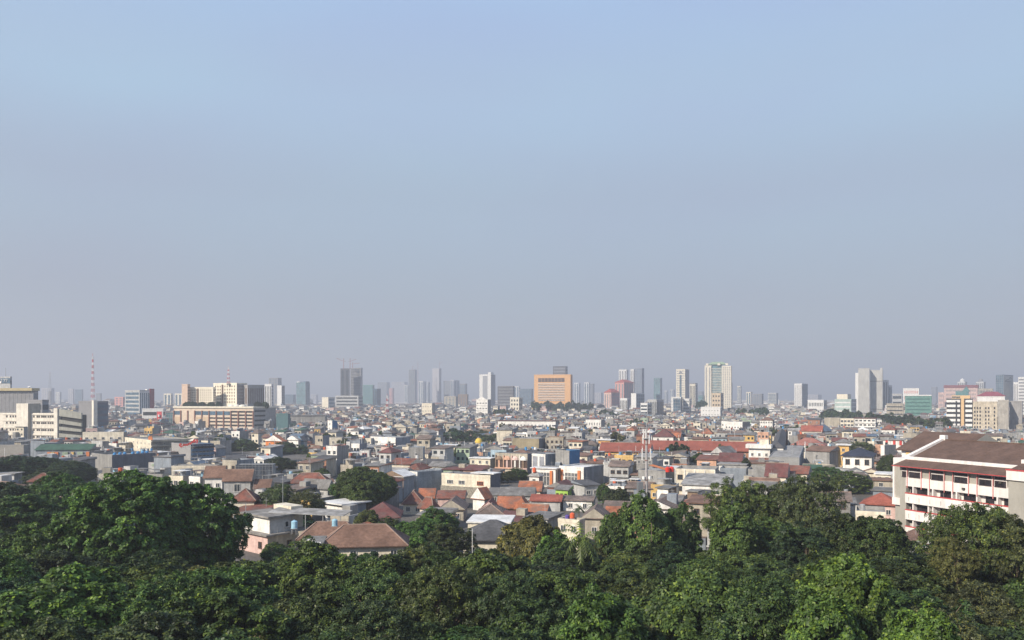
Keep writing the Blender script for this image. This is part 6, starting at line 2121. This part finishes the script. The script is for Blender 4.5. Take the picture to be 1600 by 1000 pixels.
def crown_mesh(seed, Rx, Rz, zc, npuff, pr, nros, k, ll, lw, zmin=-.35, up=.5, shell=.62, flat=1.0, jit=.35):
    """a crown of leaf rosettes gathered in clumps: returns mesh and the clump centres"""
    g = np.random.default_rng(seed)
    d = unit(g.normal(size=(npuff * 6, 3)))
    d = d[d[:, 2] > zmin][:npuff]
    rr = g.uniform(shell, 1.0, size=(len(d), 1)) ** .8
    lump = 1 + .16 * np.sin(d[:, :1] * 3.1 + seed) + .14 * np.cos(d[:, 1:2] * 3.7 + 2 * seed)
    pc = d * rr * lump * np.array([[Rx, Rx, Rz]])
    pc[:, 2] += zc
    prad = pr * g.uniform(.65, 1.35, size=len(pc))
    n = unit(g.normal(size=(len(pc), nros, 3)) + d[:, None, :] * .75 + np.array([0, 0, up]))
    c = pc[:, None, :] + n * prad[:, None, None] * np.array([1, 1, flat]) * g.uniform(1 - jit, 1.05, size=(len(pc), nros, 1))
    c, n = c.reshape(-1, 3), n.reshape(-1, 3)
    ax = unit(n + np.array([0, 0, up]) + g.normal(size=n.shape) * .25)
    ref = unit(g.normal(size=n.shape))
    t1 = unit(np.cross(ax, ref))
    t2 = np.cross(ax, t1)
    N = len(c)
    ph = g.uniform(0, 6.28, size=(N, 1)) + np.arange(k)[None, :] * (6.283 / k) + g.normal(size=(N, k)) * .25
    til = g.uniform(-.25, .75, size=(N, k))
    dr = (np.cos(ph)[..., None] * t1[:, None, :] + np.sin(ph)[..., None] * t2[:, None, :])
    dr = dr * np.cos(til)[..., None] + ax[:, None, :] * np.sin(til)[..., None]
    pe = unit(np.cross(dr, ax[:, None, :]))
    L = ll * g.uniform(.65, 1.25, size=(N, k, 1))
    Wd = lw * g.uniform(.7, 1.2, size=(N, k, 1))
    b = c[:, None, :] + dr * L * .05
    md = c[:, None, :] + dr * L * .55 + ax[:, None, :] * L * .06
    tip = c[:, None, :] + dr * L - np.array([0, 0, 1.0]) * L * .12
    v = np.stack([b, md - pe * Wd, tip, md + pe * Wd], axis=2).reshape(-1, 3)
    nf = len(v) // 4
    me = bpy.data.meshes.new('crown')
    me.vertices.add(len(v))
    me.vertices.foreach_set('co', v.astype(np.float32).ravel())
    me.loops.add(nf * 4)
    me.loops.foreach_set('vertex_index', np.arange(nf * 4, dtype=np.int32))
    me.polygons.add(nf)
    me.polygons.foreach_set('loop_start', np.arange(0, nf * 4, 4, dtype=np.int32))
    me.update(calc_edges=True)
    me.materials.append(LEAF)
    return me, pc


def trunk_mesh(pc, zc, h0, r, nl, seed):
    m = MB()
    rg = random.Random(seed)
    fork = zc * .55
    m.bar((0, 0, -h0), (0, 0, 0), r * 1.15, BARK, r, 8)
    m.bar((0, 0, 0), (0, 0, fork), r, BARK, r * .7, 8)
    idx = list(range(len(pc)))
    rg.shuffle(idx)
    for i in idx[:nl]:
        p = Vector(pc[i])
        mid = Vector((p.x * .45, p.y * .45, fork + (p.z - fork) * .55))
        m.bar((0, 0, fork * .96), mid, r * .5, BARK, r * .28, 6)
        m.bar(mid, p, r * .28, BARK, r * .08, 5)
    return m.mesh('trunk')


KINDS = {}


def make_kind(key, n, Rx, Rz, Ht, npuff, pr, nros, k, ll, lw, tr=.3, nl=7, **kw):
    out = []
    for i in range(n):
        zc = Ht - Rz * 1.12
        me, pc = crown_mesh(100 + 17 * i + len(KINDS) * 131, Rx, Rz, zc, npuff, pr, nros, k, ll, lw, **kw)
        out.append((me, trunk_mesh(pc, zc, Ht, tr, nl, i)))
    KINDS[key] = (out, Rx + pr * .6, Ht, Rz)


make_kind('giant', 3, 10.6, 7.6, 19.0, 1500, .68, 20, 6, .42, .135, tr=.7, nl=8, zmin=-.7, up=.7, shell=.66, jit=.15, flat=.7)
make_kind('spread', 5, 4.9, 4.6, 13.0, 380, .62, 24, 5, .40, .095, tr=.25, nl=9, zmin=-.85, up=.9, flat=.42, shell=.55)
make_kind('round', 3, 4.0, 3.7, 12.0, 280, .55, 24, 5, .35, .10, tr=.25, nl=7, zmin=-.75, shell=.7, jit=.2, flat=.7)
make_kind('sparse', 3, 6.2, 4.4, 14.5, 340, .85, 32, 4, .32, .085, tr=.3, nl=26, zmin=-.7, up=.4, shell=.5, flat=.6, jit=.7)
make_kind('bush', 2, 3.6, 3.6, 9.0, 220, .52, 20, 6, .38, .13, tr=.22, nl=6, zmin=-.8, shell=.72, jit=.15, flat=.8)
make_kind('far', 4, 3.6, 3.0, 9.5, 26, 1.0, 26, 4, .95, .3, tr=.22, nl=4, zmin=-.5, shell=.6)


def palm_kind():
    out = []
    for s in range(2):
        rg = random.Random(s + 9)
        v, f = [], []
        for i in range(24):
            a = i * 2.4 + rg.uniform(-.3, .3)
            el = rg.uniform(-.2, 1.1)
            L = rg.uniform(2.6, 3.4)
            p = Vector((0, 0, 9.0))
            d = Vector((math.cos(a) * math.cos(el), math.sin(a) * math.cos(el), math.sin(el)))
            side = Vector((-math.sin(a), math.cos(a), 0))
            for j in range(9):
                q = p + d * (L / 9)
                for sg_ in (-1, 1):
                    tip = p + side * sg_ * .75 * math.sin(.5 + j * .28) + d * .35 - Vector((0, 0, .28))
                    b = len(v)
                    v += [tuple(p), tuple(p + d * .26), tuple(tip)]
                    f.append((b, b + 1, b + 2))
                p = q
                d = (d - Vector((0, 0, .17))).normalized()
        me = bpy.data.meshes.new('fronds')
        me.from_pydata(v, [], f)
        me.materials.append(LEAF)
        m = MB()
        m.bar((0, 0, 0), (.15, 0, 4.5), .2, BARK, .16, 8)
        m.bar((.15, 0, 4.5), (0, 0, 9), .16, BARK, .13, 8)
        out.append((me, m.mesh('trunk')))
    KINDS['palm'] = (out, 2.9, 10.0, 2.0)


palm_kind()
TONE = {'glossy': (0.0707, 0.1060, 0.0280), 'dark': (0.0449, 0.0689, 0.0232), 'mid': (0.0621, 0.0984, 0.0267), 'bright': (0.0684, 0.1230, 0.0280), 'olive': (0.0707, 0.0880, 0.0300), 'autumn': (.112, .088, .033), 'deep': (0.0344, 0.0566, 0.0255), 'fresh': (0.0775, 0.1251, 0.0310), 'yellowish': (0.1124, 0.1328, 0.0348)}
tg = random.Random(3)
NAMES = {'giant': 'rain_tree', 'spread': 'shade_tree', 'round': 'broadleaf_tree', 'sparse': 'acacia_tree', 'bush': 'broadleaf_tree', 'far': 'street_tree', 'palm': 'palm_tree'}


def plant(kind, px, top, D, rpx, tone, label, group=None, hmin=4, base=0.0):
    var, R0, H0, Z0 = KINDS[kind]
    h = max(hmin, wz(top, D) - base)
    r = rpx / F * D
    me, tr = tg.choice(var)
    root = thing(NAMES[kind], label, 'tree', (wx(px, D), D, base), tg.uniform(0, 6.28), group)
    col = tuple(c * tg.uniform(.86, 1.16) for c in TONE[tone])
    for m_, nm in ((me, 'fronds' if kind == 'palm' else 'crown'), (tr, 'trunk')):
        o = obj(nm, m_, root)
        o.color = (*col, 1)
        s = r / R0
        sz = max(.85 * s, min(1.3 * s, h / H0))
        if kind == 'palm':
            sz = h / H0
        elif sz * (H0 + .3) > h * 1.03 and kind != 'palm':
            sz = max(.6 * s, h / (H0 + .3)) if h / (H0 + .3) < .6 * s else sz
        o.scale = (s, s, sz)
        if kind != 'palm':
            o.location = (0, 0, h - sz * H0)
    return root


for t in HERO:
    plant(*t)

# far tree belts, each tree by itself
SIDE = ['behind the {}', 'in front of the {}', 'left of the {}', 'right of the {}']
TN = {'deep': 'deep green', 'dark': 'dark green', 'mid': 'mid green', 'olive': 'olive', 'bright': 'bright green', 'fresh': 'fresh green', 'yellowish': 'yellowish green', 'autumn': 'brownish'}


for px, D in ((292, 762), (303, 760), (316, 757), (329, 753), (342, 749), (404, 735), (415, 738)):
    o = plant('bush', px, 628, D, 6.5, 'deep', f'small green roof garden tree on the mall below the {"pinkish hotel bay" if px < 300 else "long hotel wing" if px < 333 else "corner wing" if px < 380 else "shaded flank wing"}, {["first", "second", "third", "fourth", "fifth", "sixth", "seventh"][[292, 303, 316, 329, 342, 404, 415].index(px)]}', 'roof garden trees on the mall', base=wz(639, D))


def auto_tree(kind, px, top, D, rpx, tone, word, group):
    lab = unique_label([f'{TN[tone]} {word}', f'{"wide" if rpx > 14 else "small"} {TN[tone]} {word}', f'{TN[tone]} {word} with uneven crown', f'{TN[tone]} {word} half hidden by its neighbours'], px, top + 4)
    return plant(kind, px, top, D, rpx, tone, lab, group)


for x0, x1, n, top, D, r, tn in ((1285, 1345, 9, 641, 780, 9, 'deep'), (1352, 1388, 6, 648, 700, 10, 'deep'), (1388, 1425, 7, 651, 660, 10, 'deep'), (1425, 1480, 9, 655, 640, 10, 'dark'), (832, 925, 16, 629.5, 1200, 6, 'deep'), (1090, 1102, 2, 629, 1250, 5, 'deep'), 
                                (1205, 1250, 6, 667, 520, 9, 'dark'), (985, 1000, 2, 655, 640, 8, 'dark'), (770, 800, 5, 640, 1000, 6, 'dark'), (940, 960, 4, 641, 950, 6, 'deep'), (1150, 1200, 5, 639, 1000, 6, 'dark')):
    for i in range(n):
        px = x0 + (x1 - x0) * (i + tg.uniform(.2, .8)) / n
        auto_tree('far', px, top + tg.uniform(-2.5, 3), D * tg.uniform(.96, 1.04), r * tg.uniform(.75, 1.3), tn, 'roadside tree', 'far roadside trees')
n = 0
tries = 0
while n < 135 and tries < 4000:
    tries += 1
    D = 190 + 800 * tg.random() ** 1.2
    px = tg.uniform(0, 1600)
    h = tg.uniform(6.5, 11)
    r = tg.uniform(2.2, 4.5)
    x = wx(px, D)
    if blocked(x, D, r * .8):
        continue
    rp = r / D * F
    if h > limit(px - rp, px + rp, D) or HY + (H - h) * F / D > env(px):
        continue
    top = HY + (H - h) * F / D
    auto_tree('far' if D > 300 else tg.choice(('spread', 'round')), px, top, D, rp, tg.choice(('deep', 'dark', 'dark', 'mid', 'mid', 'olive')), 'garden tree', 'garden trees among the houses')
    n += 1

# ------------------------------------------------------------------ the near wood
COLS = ['the left frame edge', 'the taupe walled building', 'the market hall', 'the left slope of the giant tree', 'the blue roof tanks', 'the giant tree middle', 'the script sign', 'the giant tree right slope', 'the netted building',
        'the concrete house', 'the metal canopy', 'the rear brown hip', 'the brown hip ridge', 'the brown hip right end', 'the maroon hip', 'the blank blue flank', 'the twin cream block', 'the black hip', 'the autumn tree', 'the cream terrace',
        'the wood palm', 'the mango like tree', 'the antenna pole', 'the four windows house', 'the bright rounded tree', 'the left olive tree', 'the right olive tree', 'the white villa', 'the rusty hip', 'the school corner',
        'the school balconies', 'the school windows', 'the school end wall', 'the right frame edge']
WENV = [(-80, 800), (0, 800), (60, 802), (130, 850), (370, 862), (395, 860), (440, 838), (480, 850), (640, 852), (660, 846), (720, 852), (800, 856), (870, 846), (940, 842), (1000, 838), (1080, 838), (1100, 852), (1180, 842), (1220, 815), (1300, 806), (1395, 812), (1412, 848), (1470, 856), (1600, 850), (1700, 850)]
placed = []
ROWS = [(46, 6.8), (53, 6.8), (61, 7), (69, 7.2), (78, 7.4), (88, 7.8), (99, 8.2), (111, 8.6), (123, 9)]
for D0, sp in ROWS:
    x = -.80 * D0 - 6 + tg.uniform(0, 4)
    while x < .80 * D0 + 6:
        D = D0 + tg.uniform(-3, 3)
        xx = x + tg.uniform(-1, 1)
        x += sp * tg.uniform(.8, 1.15)
        px = 800 + F * xx / D
        e = float(np.interp(px, [q[0] for q in WENV], [q[1] for q in WENV])) + tg.uniform(0, 12)
        hmax = wz(e, D)
        h = min(tg.uniform(10.5, 15.5), hmax)
        if D0 < 60:
            h = min(h, tg.uniform(10, 13))
        if h < 4.5:
            continue
        if blocked(xx, D, 2.5):
            continue
        top = HY + (H - h) * F / D
        if top > 1040:
            continue
        r = tg.uniform(4.0, 6.2) * (.7 if h < 8 else 1)
        if px > 1440:
            tone, kind = tg.choice((('olive', 'sparse'), ('dark', 'spread'), ('olive', 'sparse'), ('mid', 'spread'))) 
        elif px < 420:
            tone, kind = tg.choice((('mid', 'spread'), ('mid', 'round'), ('olive', 'spread'), ('dark', 'round'), ('mid', 'spread'), ('yellowish', 'round'), ('deep', 'spread'), ('fresh', 'round')))
        else:
            tone, kind = tg.choice((('dark', 'spread'), ('dark', 'spread'), ('deep', 'spread'), ('dark', 'spread'), ('mid', 'spread'), ('olive', 'spread'), ('dark', 'sparse'), ('mid', 'round')))
        row = 'top of the wood' if top < 850 else 'upper wood' if top < 885 else 'middle wood' if top < 930 else 'lower wood' if top < 975 else 'bottom edge'
        col = COLS[max(0, min(33, int(px / 48)))]
        shape = {'spread': 'layered', 'round': 'rounded', 'sparse': 'thin leaved'}[kind]
        lab = None
        size = 'broad' if r > 5 else 'narrow'
        for p in (f'{TN[tone]} {shape} crown', f'{size} {TN[tone]} {shape} crown', f'{size} {TN[tone]} {shape} tree', f'{TN[tone]} {shape} treetop', f'{size} {TN[tone]} {shape} treetop'):
            s = f'{p} at the {row}, below {col}' if row != 'bottom edge' else f'{p} at the bottom edge, below {col}'
            if s not in LABELS and len(s.split()) <= 16:
                lab = s
                break
        if lab is None:
            lab = f'{TN[tone]} {shape} crown squeezed in the {row}, below {col}'
        plant(kind, px, top, D, r / D * F, tone, lab, 'trees of the near wood')
# thin poles and aerials that stand between the roofs
n = 0
pm = []
for i in range(4):
    m = MB()
    m.bar((0, 0, 0), (0, 0, 1), .004 if i < 2 else .0065, STEEL if i % 2 else CONC, None, 5)
    for k in range(1 + i % 3):
        m.bar((-.07, 0, .93 - .06 * k), (.07, 0, .93 - .06 * k), .004, STEEL)
    pm.append(m.mesh('utility_pole'))
while n < 70:
    D = tg.uniform(165, 480)
    px = tg.uniform(20, 1400)
    x = wx(px, D)
    hp = tg.uniform(8, 12.5)
    top = HY + (H - hp) * F / D
    if blocked(x, D, .5) or top > env(px) - 4 or hp > limit(px - 2, px + 2, D) + 3:
        continue
    k = n % 4
    lab = unique_label([f'{["thin pale", "thin grey", "stout pale", "stout grey"][k]} pole with {["one crossbar", "two crossbars", "three crossbars"][k % 3]}', f'{["tall", "short"][hp < 10]} {["pale", "grey"][k % 2]} utility pole between roofs'], px, top)
    o = thing('utility_pole', lab, 'pole', (x, D, 0), tg.uniform(-.6, .6), 'poles between the roofs', me=pm[k])
    o.scale = (hp, hp, hp)
    n += 1
print('OBJECTS', len(bpy.data.objects), 'cands', len(cands), len(inview), inview[204][0] if len(inview) > 204 else None, 'tris', sum(len(m.polygons) for m in bpy.data.meshes))
